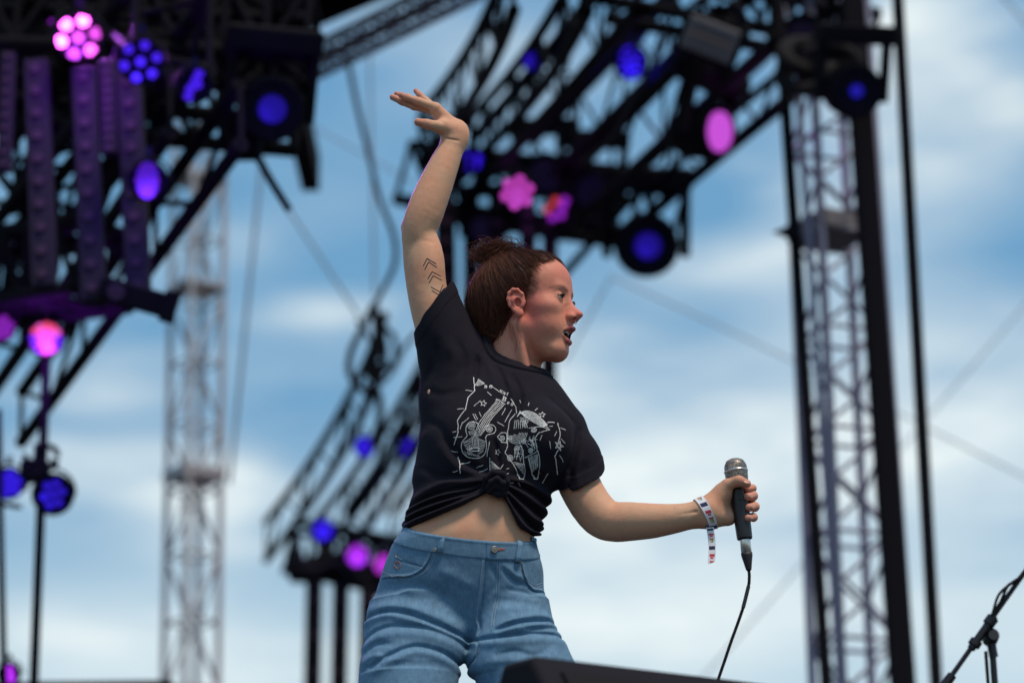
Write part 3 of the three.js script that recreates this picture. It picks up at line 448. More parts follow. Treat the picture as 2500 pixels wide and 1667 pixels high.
const elbowBone = ball(P(995, 553).x, P(995, 553).y, Z0 - 0.004, 0.0145, 0.018, 0.018), biceps = ball(P(1046, 650).x, P(1046, 650).y, Z0 + 0.012, 0.034, 0.075, 0.036);
const upArmM = (x, y, z) => smin(smin(upArm(x, y, z), elbowBone(x, y, z), 0.012), biceps(x, y, z), 0.012);
const armUpF0 = handJoin(palmUp, fingersUp, upArmM);
const crease = rcone(P(1086, 297, 0.05), P(1056, 285, 0.05), 0.003, 0.002), wristCrease = rcone(P(1088, 338, 0.03), P(1124, 344, 0.03), 0.002, 0.002);
const pit = rcone(P(1002, 578, 0.056), P(1060, 588, 0.046), 0.002, 0.002);
const armUpF = (x, y, z) => smax(smax(smax(armUpF0(x, y, z), -crease(x, y, z), 0.006), -wristCrease(x, y, z) - 0.0012, 0.005), -pit(x, y, z), 0.009) - 0.0006 * fbm(x * 60, y * 60, z * 60, 2);

const AZ = 0.05;      // the hand with the microphone is held a little towards the crowd
const lowArm = limb([nd(1375, 1035, 54, -0.02), nd(1415, 1184, 51, -0.012), nd(1466, 1260, 50, 0), nd(1496, 1273, 48, 0.005), nd(1540, 1273, 46, 0.018), nd(1600, 1271, 40.5, 0.033), nd(1660, 1264, 33.5, 0.044), nd(1727, 1251, 29.5, AZ)], 4);
const fing = (y, r, dx = 0, rt = 0.9) => chain([nd(1772, y + 4, r * 1.25, AZ - 0.026), nd(1822 + dx, y - 2, r * 1.1, AZ - 0.026), nd(1842 + dx, y, r, AZ - 0.004), nd(1829 + dx, y + 2, r * rt, AZ + 0.0145)], 0.005);
const fingersLow = [fing(1192, 8.6, -4), fing(1211, 11, -3), fing(1237, 11, 1), fing(1263, 9.6, -2),
  chain([nd(1748, 1222, 20, AZ + 0.006), nd(1776, 1184, 14, AZ + 0.018), nd(1804, 1174, 12, AZ + 0.032), nd(1824, 1181, 10, AZ + 0.034)], 0.006)];
const palmLow = joinAll([rcone(P(1728, 1244, AZ), P(1780, 1190, AZ - 0.018), 0.0215, 0.014), rcone(P(1728, 1250, AZ), P(1782, 1214, AZ - 0.02), 0.022, 0.014), rcone(P(1730, 1256, AZ), P(1782, 1238, AZ - 0.022), 0.022, 0.014), rcone(P(1732, 1258, AZ), P(1780, 1262, AZ - 0.02), 0.0205, 0.0145), rcone(P(1735, 1240, AZ + 0.004), P(1765, 1203, AZ + 0.006), 0.02, 0.021), rcone(P(1738, 1262, AZ), P(1778, 1264, AZ - 0.006), 0.017, 0.016)], 0.014);
const armLowF0 = handJoin(palmLow, fingersLow, lowArm);
const tendon = rcone(P(1655, 1255, AZ + 0.028), P(1700, 1249, AZ + 0.026), 0.0018, 0.0018), palmCrease = rcone(P(1779, 1205, AZ + 0.03), P(1770, 1246, AZ + 0.022), 0.002, 0.002);
const armLowF = (x, y, z) => smax(smax(armLowF0(x, y, z), -tendon(x, y, z) - 0.0014, 0.007), -palmCrease(x, y, z), 0.006) - 0.0006 * fbm(x * 60, y * 60, z * 60, 2);

// --- torso under the clothes, neck ---
const bodyLoft = loft([rowOf(940, 1060, 1370, 0.075, -0.02), rowOf(1010, 1042, 1376, 0.088), rowOf(1090, 1032, 1372, 0.094), rowOf(1170, 1022, 1352, 0.088, 0.004), rowOf(1230, 1008, 1330, 0.087, 0.012), rowOf(1290, 992, 1309, 0.094, 0.016), rowOf(1335, 972, 1304, 0.1, 0.014), rowOf(1420, 945, 1312, 0.1, 0.0)]);
const navelLine = rcone(P(1206, 1230, 0.11), P(1204, 1315, 0.118), 0.004, 0.006), ribs = rcone(P(1140, 1250, 0.1), P(1190, 1210, 0.1), 0.006, 0.006);
const torsoF = (x, y, z) => smax(bodyLoft(x, y, z), -navelLine(x, y, z), 0.02) - 0.0007 * fbm(x * 40, y * 40, z * 40, 2);
const neckCone = chain([nd(1244, 985, 80, -0.045), nd(1250, 925, 61, -0.035), nd(1254, 885, 53, -0.025), nd(1258, 800, 52, -0.012)], 0.03);
const mastoid = rcone(P(1262, 792, 0.045), P(1288, 915, 0.03), 0.012, 0.009), larynx = rcone(P(1294, 885, -0.02), P(1292, 925, -0.03), 0.014, 0.014);

// --- head, in its own axes: x to her left, y up, z out of the face ---
const HS = 1.06, HYAW = 68 * Math.PI / 180, HC = P(1297, 740, -0.005);
const headRot = new THREE.Matrix4().makeRotationFromEuler(new THREE.Euler(-0.03, HYAW, 0.015, 'YXZ')), headMat = new THREE.Matrix4().makeTranslation(HC.x, HC.y, HC.z).multiply(headRot).multiply(new THREE.Matrix4().makeScale(HS, HS, HS)), headInv = headMat.clone().invert(), HI = headInv.elements;
const toHead = (x, y, z) => [HI[0] * x + HI[4] * y + HI[8] * z + HI[12], HI[1] * x + HI[5] * y + HI[9] * z + HI[13], HI[2] * x + HI[6] * y + HI[10] * z + HI[14]];
const headPt = (x, y, z) => V3(x, y, z).applyMatrix4(headMat);
const v = V3;
const skullParts = [
  [ball(0, 0.026, -0.014, 0.072, 0.076, 0.094), 0.02], [ball(0, 0.036, 0.03, 0.06, 0.05, 0.0515), 0.03], [ball(0, -0.035, 0.026, 0.056, 0.076, 0.052), 0.03],
  [ball(0, -0.109, 0.0515, 0.022, 0.0165, 0.0205), 0.02], [rcone(v(0, -0.108, 0.045), v(0, -0.1, 0.0), 0.014, 0.03), 0.024], [rcone(v(-0.05, -0.062, -0.002), v(-0.016, -0.113, 0.048), 0.014, 0.0125), 0.026], [rcone(v(0.05, -0.062, -0.002), v(0.016, -0.113, 0.048), 0.014, 0.0125), 0.026],
  [ball(-0.042, -0.03, 0.048, 0.021, 0.02, 0.024), 0.02], [ball(0.042, -0.03, 0.048, 0.021, 0.02, 0.024), 0.02], [rcone(v(-0.03, 0.0115, 0.0705), v(0.03, 0.0115, 0.0705), 0.0078, 0.0078), 0.016],
  [ball(0, -0.072, 0.057, 0.03, 0.026, 0.0225), 0.02], [ball(-0.032, -0.064, 0.042, 0.024, 0.026, 0.024), 0.02], [ball(0.032, -0.064, 0.042, 0.024, 0.026, 0.024), 0.02],
];
const nose = [rcone(v(0, 0.0, 0.0745), v(0, -0.034, 0.0945), 0.0058, 0.0066), ball(0, -0.043, 0.1025, 0.0082, 0.0078, 0.0096), ball(-0.011, -0.0475, 0.0885, 0.007, 0.0072, 0.0105), ball(0.011, -0.0475, 0.0885, 0.007, 0.0072, 0.0105), rcone(v(0, -0.049, 0.1), v(0, -0.057, 0.083), 0.004, 0.005), ball(0, -0.04, 0.084, 0.0125, 0.017, 0.0145), ball(0, -0.062, 0.0745, 0.014, 0.013, 0.0095)];
const sockets = [ball(-0.029, -0.0055, 0.09, 0.0165, 0.0105, 0.0125), ball(0.029, -0.0055, 0.09, 0.0165, 0.0105, 0.0125)];
const EYE = [v(-0.029, -0.0075, 0.066), v(0.029, -0.0075, 0.066)];
const nostrils = [-1, 1].map((q) => rcone(v(q * 0.0082, -0.0538, 0.0975), v(q * 0.006, -0.0495, 0.092), 0.0038, 0.003));
const lipU = [rcone(v(-0.0215, -0.079, 0.0675), v(-0.006, -0.0695, 0.0872), 0.0026, 0.0044), rcone(v(-0.006, -0.0695, 0.0872), v(0.006, -0.0695, 0.0872), 0.0044, 0.0044), rcone(v(0.006, -0.0695, 0.0872), v(0.0215, -0.079, 0.0675), 0.0044, 0.0026)];
const lipL = [rcone(v(-0.0215, -0.081, 0.0675), v(-0.008, -0.0965, 0.0762), 0.0026, 0.005), rcone(v(-0.008, -0.0965, 0.0762), v(0.008, -0.0965, 0.0762), 0.005, 0.005), rcone(v(0.008, -0.0965, 0.0762), v(0.0215, -0.081, 0.0675), 0.005, 0.0026)];
const lips = joinAll([...lipU, ...lipL], 0.004);
const mouth = joinAll([ball(0, -0.0835, 0.081, 0.0172, 0.0075, 0.022), rcone(v(-0.0175, -0.0795, 0.074), v(0.0175, -0.0795, 0.074), 0.003, 0.003)], 0.006);
const lids = EYE.map((e) => ball(e.x, e.y, e.z, 0.0142, 0.0138, 0.0138)), balls = EYE.map((e) => ball(e.x, e.y, e.z, 0.0128, 0.0128, 0.0128));
function earF(s) {
  const c = (a, b, h) => v(s * a, b, h + 0.007), out = [];
  const rim = [[0.0735, -0.018, 0.004], [0.079, -0.006, 0.004], [0.083, 0.003, -0.004], [0.0855, 0.0045, -0.013], [0.0868, -0.002, -0.021], [0.086, -0.014, -0.0245], [0.083, -0.027, -0.022], [0.079, -0.038, -0.014], [0.0765, -0.046, -0.006]];
  for (let i = 0; i + 1 < rim.length; i++) out.push(rcone(c(...rim[i]), c(...rim[i + 1]), 0.0034, 0.0034));
  const anti = [[0.0805, -0.004, -0.012], [0.0815, -0.014, -0.0165], [0.0795, -0.025, -0.0155], [0.0765, -0.035, -0.009]];
  for (let i = 0; i + 1 < anti.length; i++) out.push(rcone(c(...anti[i]), c(...anti[i + 1]), 0.0036, 0.0034));
  const plate = ball(s * 0.0765, -0.018, -0.002, 0.0048, 0.025, 0.0165), lobe = ball(s * 0.0765, -0.046, 0.004, 0.0048, 0.0085, 0.0075), tragus = rcone(c(0.0735, -0.022, 0.0045), c(0.077, -0.03, 0.001), 0.0042, 0.0036), bowl = ball(s * 0.082, -0.024, 0.0015, 0.0075, 0.0095, 0.0065), back = rcone(c(0.07, -0.02, -0.008), c(0.076, -0.018, -0.014), 0.012, 0.012);
  const rimF = joinAll(out, 0.003);
  return (x, y, z) => { if (x * s < 0.04) return 1; let d = smin(plate(x, y, z), back(x, y, z), 0.008); d = smin(d, rimF(x, y, z), 0.0035); d = smin(d, lobe(x, y, z), 0.006); d = smin(d, tragus(x, y, z), 0.004); return smax(d, -bowl(x, y, z), 0.004); };
}
const earR = earF(-1), earL = earF(1);
function faceLocal(x, y, z) {
  let d = skullParts[0][0](x, y, z);
  for (let i = 1; i < skullParts.length; i++) d = smin(d, skullParts[i][0](x, y, z), skullParts[i][1]);
  if (z > 0.03) {
    d = smax(d, -sockets[0](x, y, z), 0.014); d = smax(d, -sockets[1](x, y, z), 0.014);
    for (let i = 0; i < 2; i++) {      // lids with a narrow slit
      if (Math.hypot(x - EYE[i].x, y - EYE[i].y, z - EYE[i].z) > 0.03) continue;
      d = smin(d, lids[i](x, y, z), 0.005);
      const sy = y - EYE[i].y + 0.001, sxx = (x - EYE[i].x) / 0.0125, open = 0.003 * Math.max(0, 1 - sxx * sxx);
      d = smax(d, -Math.max(Math.abs(sy) - open, Math.abs(sxx) * 0.0125 - 0.0115, EYE[i].z + 0.004 - z), 0.0005);
      const fold = Math.abs(sy - 0.0048 + 0.0022 * sxx * sxx); if (Math.abs(sxx) < 1.05) d += 0.0008 * Math.exp(-((fold / 0.0009) ** 2));
    }
    d = smin(d, nose[0](x, y, z), 0.014); d = smin(d, nose[1](x, y, z), 0.01); d = smin(d, nose[2](x, y, z), 0.0065); d = smin(d, nose[3](x, y, z), 0.0065); d = smin(d, nose[4](x, y, z), 0.006); d = smin(d, nose[5](x, y, z), 0.008); d = smin(d, nose[6](x, y, z), 0.01);
    d = smax(d, -nostrils[0](x, y, z), 0.002); d = smax(d, -nostrils[1](x, y, z), 0.002);
    d = smin(d, lips(x, y, z), 0.0045); d = smax(d, -mouth(x, y, z), 0.0025);
  }
  d = smin(d, earR(x, y, z), 0.006); d = smin(d, earL(x, y, z), 0.006);
  return d;
}
const headF = (x, y, z) => { const l = toHead(x, y, z); return faceLocal(l[0], l[1], l[2]) * HS; };
const headNeckF = (x, y, z) => { const n = smin(smin(neckCone(x, y, z), mastoid(x, y, z), 0.02), larynx(x, y, z), 0.02); return smin(headF(x, y, z), n, 0.014) - 0.0004 * fbm(x * 90, y * 90, z * 90, 2); };

// --- skin colour: pigment and flush, blotchy at several scales ---
const SKIN = [0.63, 0.345, 0.215];
function skinTone(x, y, z) { const m = fbm(x * 28, y * 28, z * 28, 3), f = fbm(x * 160, y * 160, z * 160, 2); return [SKIN[0] * (1 + 0.1 * m + 0.06 * f), SKIN[1] * (1 - 0.12 * m + 0.08 * f), SKIN[2] * (1 - 0.14 * m + 0.08 * f)]; }
const tint = (c, t, k) => [lerp(c[0], t[0], k), lerp(c[1], t[1], k), lerp(c[2], t[2], k)];
function faceColor(x, y, z) {
  let c = skinTone(x, y, z); const [a, b, h] = toHead(x, y, z), blot = 0.9 + 0.25 * fbm(a * 60, b * 60, h * 60, 3);
  const g = (cx, cy, cz, r) => Math.exp(-((a - cx) ** 2 + (b - cy) ** 2 + (h - cz) ** 2) / (r * r));
  const flush = clamp((g(-0.058, -0.04, 0.025, 0.055) + g(0.058, -0.04, 0.025, 0.055)) * 0.55 + g(0, -0.045, 0.104, 0.02) * 0.7 + g(0, 0.06, 0.07, 0.05) * 0.4 + (earR(a, b, h) < 0.004 || earL(a, b, h) < 0.004 ? 0.75 : 0) + 0.48 - (g(-0.03, -0.1, 0.05, 0.03) + g(-0.03, -0.02, 0.075, 0.022) + g(0.03, -0.02, 0.075, 0.022)) * 0.22);
  c = tint(c, [0.66, 0.135, 0.115], clamp(flush * blot) * 0.78);
  const lp = lips(a, b, h); if (lp < 0.0022 && h > 0.06) c = tint(c, [0.4, 0.12, 0.11], clamp((0.0022 - lp) / 0.0016));
  if (mouth(a, b, h) < 0.0016 && h < 0.077) c = [0.06, 0.02, 0.02];
  for (const e of EYE) {
    const ex = (a - e.x) * Math.sign(e.x), brow = 0.0085 + 0.0045 * Math.cos((ex - 0.004) * 85), db = Math.abs(b - brow);
    if (h > 0.04 && ex > -0.02 && ex < 0.024 && db < 0.0042) c = tint(c, [0.13, 0.065, 0.04], 0.6 * (1 - db / 0.0042) * (0.6 + 0.6 * Math.abs(noise3(a * 900, b * 300, h * 900))));
    const rr = Math.hypot(a - e.x, b - e.y, h - e.z), open = 0.003 * Math.max(0, 1 - ((a - e.x) / 0.0125) ** 2);
    if (rr < 0.016 && h > e.z && Math.abs(a - e.x) < 0.0115) { const up = b - e.y + 0.001 - open; if (up > -0.0014 && up < 0.0017) c = tint(c, [0.03, 0.016, 0.013], 0.95); }
  }
  return c;
}
function armColor(x, y, z) { const c = skinTone(x, y, z), f = noise3(x * 330 + 7, y * 330, z * 330); return f > 0.55 ? tint(c, [0.36, 0.17, 0.1], (f - 0.55) * 1.1) : c; }
const tipsUp = fingersUp.map((_, i) => [[979, 232, 0.024], [958, 237, 0.004], [968, 229, -0.016], [1015, 222, -0.05], [1020, 298, 0.046]][i]).map((t) => P(t[0], t[1], t[2]));
const tipsLow = [P(1825, 1194, AZ + 0.014), P(1826, 1213, AZ + 0.014), P(1830, 1239, AZ + 0.014), P(1827, 1265, AZ + 0.014), P(1824, 1181, AZ + 0.034)];
const handColor = (tips) => (x, y, z) => { let c = armColor(x, y, z), k = 0; for (const t of tips) k = Math.max(k, Math.exp(-((x - t.x) ** 2 + (y - t.y) ** 2 + (z - t.z) ** 2) / 0.0006)); return tint(c, [0.55, 0.18, 0.14], k * 0.6); };

const box3 = (pts, pad) => { const b = new THREE.Box3().setFromPoints(pts).expandByScalar(pad); return [b.min.toArray(), b.max.toArray()]; };
console.log('skin');
const bodyGeo = mergeGeometries([
  meshSDF(armUpF, ...box3([P(950, 215, -0.06), P(1150, 215, 0.06), P(990, 840, 0.05), P(1130, 840, -0.05)], 0.03), 0.0026, handColor(tipsUp)),
  meshSDF(armLowF, ...box3([P(1360, 1090, -0.07), P(1850, 1150, 0.1), P(1480, 1330, 0.09)], 0.02), 0.0026, handColor(tipsLow)),
  meshSDF(torsoF, ...box3([P(940, 1130, -0.11), P(1400, 1400, 0.14)], 0.01), 0.005, skinTone),
  meshSDF(headNeckF, ...box3([P(1160, 620, -0.13), P(1440, 960, 0.12)], 0.015), 0.0015, faceColor),
]);
const pores = (() => { const n = 512, d = new Uint8Array(n * n * 4), r = rng(61); for (let y = 0; y < n; y++) for (let x = 0; x < n; x++) { const t = clamp(140 + 55 * noise3(x * 0.25, y * 0.25, 2) + 45 * noise3(x * 0.09, y * 0.13, 6) + 30 * (r() - 0.5), 0, 255); d.set([t, t, t, 255], (y * n + x) * 4); } const t = new THREE.DataTexture(d, n, n); t.magFilter = THREE.LinearFilter; t.wrapS = t.wrapT = THREE.RepeatWrapping; t.repeat.set(9, 9); t.needsUpdate = true; return t; })();
const skinMat = new THREE.MeshPhysicalMaterial({ bumpMap: pores, bumpScale: 0.00028, color: 0xffffff, vertexColors: true, roughness: 0.6, specularIntensity: 0.42, sheen: 0.12, sheenColor: new THREE.Color(0.9, 0.6, 0.5), sheenRoughness: 0.5 });
part(person, 'body', local(bodyGeo), skinMat, 'bare arms, midriff and flushed face');

// nails on the hand that grips
for (const [px, py, dz, n] of [[1823, 1177, AZ + 0.0425, [0.25, 0.55, 0.8]], [1834, 1211, AZ + 0.0195, [0.55, 0.1, 0.83]], [1838, 1237, AZ + 0.0195, [0.55, 0.05, 0.83]], [1834, 1263, AZ + 0.0185, [0.55, 0, 0.83]]]) {
  const g = new THREE.SphereGeometry(1, 14, 10).scale(0.0062, 0.005, 0.0014); g.applyQuaternion(new THREE.Quaternion().setFromUnitVectors(V3(0, 0, 1), V3(...n).normalize())); const q = pullTo(armLowF, P(px, py, dz), 0.0002); g.translate(q.x, q.y, q.z); part(person, 'nail', local(g), std([0.58, 0.3, 0.24], 0.55));
}
// eyes, teeth, nose ring
const eyeWhite = std([0.36, 0.33, 0.32], 0.2), iris = std([0.035, 0.05, 0.05], 0.15), pupil = std([0.01, 0.01, 0.01], 0.15), tooth = std([0.62, 0.58, 0.5], 0.3);
EYE.forEach((e) => {
  const g = new THREE.SphereGeometry(0.0125, 24, 16); const m = part(person, 'eye', local(g.applyMatrix4(new THREE.Matrix4().makeTranslation(e.x, e.y, e.z)).applyMatrix4(headMat)), eyeWhite);
  const disc = (r, o) => { const s = new THREE.SphereGeometry(0.0125 + o, 20, 8, 0, Math.PI * 2, 0, r / 0.0125); s.rotateX(Math.PI / 2 - 0.02); s.rotateY(0.12); return local(s.applyMatrix4(new THREE.Matrix4().makeTranslation(e.x, e.y, e.z)).applyMatrix4(headMat)); };
  part(m, 'iris', disc(0.0066, 0.0002), iris); part(m, 'pupil', disc(0.0032, 0.0004), pupil);
});
for (let i = -3; i <= 3; i++) {
  const g = new RoundedBoxGeometry(0.0062, 0.0075, 0.004, 2, 0.0014); g.rotateY(-i * 0.16 * -1); g.translate(i * 0.0058, -0.0762, 0.0765 - i * i * 0.0011);
  part(person, 'tooth', local(g.applyMatrix4(headMat)), tooth);
}
part(person, 'nose_ring', local(new THREE.TorusGeometry(0.0042, 0.0006, 6, 16).rotateX(0.3).translate(0, -0.058, 0.096).applyMatrix4(headMat)), std([0.8, 0.68, 0.45], 0.25, 1));

EYE.forEach((e) => { const gs = []; for (let i = 0; i < 22; i++) { const u = -0.011 + 0.022 * i / 21, o = 0.003 * (1 - (u / 0.0125) ** 2), p0 = v(e.x + u, e.y - 0.001 + o, e.z + Math.sqrt(Math.max(0.0001, 0.0138 ** 2 - u * u - o * o))), out = u * Math.sign(e.x) * 0.25; gs.push(new THREE.TubeGeometry(new THREE.QuadraticBezierCurve3(p0, p0.clone().add(v(out * 0.4, 0.0006, 0.003)), p0.clone().add(v(out, 0.0026, 0.0056))), 4, 0.00028, 4)); } part(person, 'eyelashes', local(mergeGeometries(gs).applyMatrix4(headMat)), std([0.02, 0.012, 0.01], 0.6)); });
// tattoo: three double chevrons inside the upper arm
{
  const ink = std([0.02, 0.03, 0.035], 0.8), lines = [[[348, 1226], [372, 1178], [431, 1213]], [[357, 1249], [382, 1200], [436, 1236]], [[377, 1309], [405, 1262], [463, 1292]], [[385, 1333], [412, 1288], [466, 1316]], [[397, 1360], [455, 1391], [474, 1346]], [[402, 1381], [446, 1409], [483, 1368]]];
  lines.forEach((l) => {
    const pts = []; for (let s = 0; s < 2; s++) for (let i = 0; i < 8; i++) pts.push(onSurf(armUpF, ...q1(lerp(l[s][0], l[s + 1][0], i / 8), lerp(l[s][1], l[s + 1][1], i / 8)))); pts.push(onSurf(armUpF, ...q1(...l[2]))); pts.forEach((p) => pullTo(armUpF, p, -0.0007));
    part(person, 'tattoo_line', local(new THREE.TubeGeometry(new THREE.CatmullRomCurve3(pts, false, 'centripetal'), 40, 0.0014, 6)), ink);
  });
}
// ---------- t-shirt ----------
console.log('shirt');
const shirtLoft = loft([rowOf(850, 1150, 1230, 0.02, -0.04), rowOf(885, 1090, 1290, 0.055, -0.035), rowOf(930, 1042, 1350, 0.085, -0.02), rowOf(985, 1031, 1376, 0.098, -0.004), rowOf(1060, 1024, 1394, 0.107, 0), rowOf(1130, 1013, 1388, 0.107, 0.002), rowOf(1172, 1005, 1370, 0.104, 0.006), rowOf(1200, 1008, 1353, 0.103, 0.008), rowOf(1228, 1001, 1343, 0.1025, 0.012), rowOf(1255, 991, 1334, 0.104, 0.014), rowOf(1282, 985, 1326, 0.106, 0.016), rowOf(1315, 985, 1318, 0.108, 0.016)]);
const shirtShoulder = joinAll([rcone(P(1250, 940, -0.035), P(1376, 1046, -0.02), 0.064, 0.048), rcone(P(1240, 920, -0.035), P(1105, 885, -0.02), 0.062, 0.06), rcone(P(1110, 890, -0.015), P(1100, 970, -0.01), 0.064, 0.06)], 0.04);
const sleeveUp = chain([nd(1046, 680, 52), nd(1060, 742, 57), nd(1084, 812, 65, -0.005), nd(1112, 890, 72, -0.012)], 0.03), sleeveUpIn = chain([nd(1046, 680, 47), nd(1060, 742, 52), nd(1075, 790, 55)], 0.03);
const sleeveLow = chain([nd(1370, 1050, 55, -0.02), nd(1400, 1122, 60, -0.014), nd(1424, 1200, 65, -0.012)], 0.03), sleeveLowIn = chain([nd(1404, 1140, 50, -0.014), nd(1426, 1210, 56, -0.012)], 0.03);
const bust = [ball(P(1325, 1092).x, P(1325, 1092).y, Z0 + 0.058, 0.064, 0.078, 0.066), ball(P(1150, 1088).x, P(1150, 1088).y, Z0 + 0.056, 0.072, 0.08, 0.062)];
const cutUp = { c: P(1052, 755), n: V3(-0.80, 0.59, 0.12).normalize() }, cutLow = { c: P(1411, 1176), n: V3(0.36, -0.88, -0.55).normalize() };
const nkA = P(1251, 908, -0.03), nkAx = V3(0.4, 0.87, 0.22).normalize(), neckHole = rcone(nkA.clone().addScaledVector(nkAx, 0.045), nkA.clone().addScaledVector(nkAx, 0.3), 0.071, 0.075);
const hemPts = [[960, 1280], [985, 1279], [1031, 1271], [1070, 1258], [1125, 1238], [1160, 1219], [1185, 1205], [1215, 1199], [1232, 1217], [1250, 1250], [1263, 1276], [1280, 1294], [1299, 1305], [1322, 1299], [1360, 1290]].map((p) => P(p[0], p[1], 0.1));
const hemBackL = P(985, 1283), hemBackR = P(1322, 1298);
function hemY(x, z) {
  let i = 0; while (i < hemPts.length - 2 && x > hemPts[i + 1].x) i++;
  const a = hemPts[i], b = hemPts[i + 1], f = lerp(a.y, b.y, clamp((x - a.x) / (b.x - a.x))), bk = lerp(hemBackL.y, hemBackR.y, clamp((x - hemBackL.x) / (hemBackR.x - hemBackL.x)));
  return lerp(bk, f, sstep(Z0 - 0.01, Z0 + 0.06, z));
}
const S = (pts, amp, w, side) => ({ pts: pts.map((p) => { const q = q3(...p); return P(q[0], q[1], 0.1); }), amp: amp / 620, w: w / 1150, side });
const shirtFolds = [
  // drawn towards the knot from the left
  S([[110, 1165], [330, 1108], [500, 1088], [650, 1060]], -5, 6), S([[100, 1215], [300, 1168], [500, 1128], [660, 1085]], -5.5, 6), S([[90, 1270], [330, 1222], [520, 1160], [670, 1105]], -5, 5), S([[140, 1110], [360, 1040], [520, 1046], [650, 1040]], 4.5, 9), S([[90, 1190], [320, 1138], [500, 1108], [655, 1072]], 4, 6), S([[85, 1245], [320, 1195], [510, 1145], [665, 1095]], 4, 6), S([[80, 1310], [250, 1270], [480, 1190], [660, 1118]], 4.5, 6),
  S([[380, 740], [470, 860], [580, 940], [660, 985]], -4.5, 9), S([[330, 800], [430, 930], [560, 1000], [650, 1020]], 4, 14), S([[250, 560], [330, 640], [380, 740]], -2.5, 10), S([[200, 900], [330, 985], [520, 1010], [640, 1030]], -3, 10),
  // from the right
  S([[820, 1045], [960, 1082], [1060, 1128], [1135, 1148]], -5.5, 6), S([[805, 1085], [920, 1165], [1030, 1225], [1085, 1240]], -5.5, 6), S([[795, 1115], [900, 1245], [980, 1320], [1062, 1330]], -5.5, 6), S([[780, 1130], [850, 1260], [930, 1360], [1030, 1385]], -4, 5), S([[830, 1020], [950, 1040], [1080, 1085], [1150, 1110]], 5, 8), S([[812, 1065], [940, 1125], [1045, 1178], [1115, 1195]], 5, 7), S([[800, 1100], [910, 1205], [1005, 1275], [1085, 1285]], 5, 7), S([[790, 1128], [880, 1275], [960, 1350], [1060, 1360]], 4.5, 6),
  S([[830, 1000], [950, 985], [1080, 1010], [1180, 1060]], -3, 12), S([[870, 960], [980, 920], [1100, 950]], 2, 14), S([[1256, 880], [1262, 960], [1230, 1040], [1160, 1085]], -2.5, 8), S([[1325, 600], [1295, 760], [1262, 880]], -4, 9), S([[1340, 800], [1310, 900], [1300, 980]], 2, 9), S([[1380, 850], [1350, 930], [1340, 990]], -1.6, 8),
  // from the raised shoulder and the neck
  S([[595, 100], [590, 180], [575, 260]], -4, 7), S([[640, 90], [690, 210], [720, 330]], 2.5, 10), S([[735, 180], [775, 270], [800, 360]], -3.2, 8), S([[850, 250], [900, 400], [880, 560]], -4, 9), S([[800, 260], [850, 400], [850, 520]], 3, 10), S([[960, 370], [930, 480], [890, 540]], 2, 10), S([[1100, 400], [1180, 470], [1290, 560]], -2, 8), S([[400, 20], [420, 140], [380, 260]], 2.5, 14), S([[300, 0], [290, 120], [240, 240]], -3, 12), S([[460, 0], [500, 110], [480, 240]], -2.5, 10), S([[240, 330], [330, 380], [480, 380]], -2, 12), S([[720, 760], [735, 840], [745, 920]], -3.4, 7), S([[700, 700], [690, 820], [700, 930]], 2.5, 9), S([[800, 780], [790, 860], [770, 930]], 2, 8), S([[180, 640], [260, 700], [360, 880]], 1.8, 16), S([[560, 620], [640, 720], [680, 860]], 1.4, 16), S([[1040, 640], [1000, 760], [900, 900]], 1.4, 16),
];
const sb = [P(920, 1340), P(1500, 660)];
const shirtRelief = reliefMap(sb[0].x, sb[1].x, sb[0].y, sb[1].y, 420, shirtFolds);
const hemRoll = (x, y, z) => 0.0035 * Math.exp(-((((y - hemY(x, z)) - 0.006) / 0.006) ** 2)) - 0.003 * Math.exp(-((((y - hemY(x, z)) - 0.0165) / 0.0035) ** 2));
const P_LOW = P(1320, 1100).x;
function shirtSolid(x, y, z) {
  let d = shirtLoft(x, y, z);
  d = smin(d, shirtShoulder(x, y, z), 0.045); d = smin(d, bust[0](x, y, z), 0.035); d = smin(d, bust[1](x, y, z), 0.04);
  d = smin(d, sleeveUp(x, y, z), 0.035);   const front = sstep(Z0 - 0.05, Z0 + 0.045, z);
  if (x > P_LOW) { let dl = sleeveLow(x, y, z), pl = (x - cutLow.c.x) * cutLow.n.x + (y - cutLow.c.y) * cutLow.n.y + (z - cutLow.c.z) * cutLow.n.z + 0.003 * noise3(x * 30, y * 30, z * 30); dl -= 0.0018 * sstep(-0.027, -0.022, pl); dl = smax(dl, pl, 0.004); if (pl > -0.03) dl = smax(dl, -sleeveLowIn(x, y, z), 0.003); d = smin(d, dl, 0.014); }
  d -= shirtRelief(x, y) * front + 0.0011 * fbm(x * 26, y * 26, z * 26, 3) + 0.0022 * fbm(x * 7 + 5, y * 11, z * 7, 2);
  return d;
}
function shirtF(x, y, z) {
  let d = shirtSolid(x, y, z);
  const nh = neckHole(x, y, z); d -= 0.0036 * sstep(0.0215, 0.0175, nh) * (nh > -0.01 ? 1 : 0) - 0.0026 * Math.exp(-(((nh - 0.0222) / 0.0026) ** 2));
  if (y < hemPts[7].y + 0.05) d -= hemRoll(x, y, z);
  d = smax(d, hemY(x, z) - y, 0.004);
  let pu = (x - cutUp.c.x) * cutUp.n.x + (y - cutUp.c.y) * cutUp.n.y + (z - cutUp.c.z) * cutUp.n.z; pu += 0.003 * noise3(x * 30, y * 30, z * 30);
  if (y > cutUp.c.y - 0.09 && x < cutUp.c.x + 0.09) { d -= 0.0012 * sstep(-0.028, -0.022, pu); d = smax(d, pu, 0.003); if (pu > -0.045) d = smax(d, -sleeveUpIn(x, y, z), 0.003); }
  return smax(d, -nh, 0.003);
}
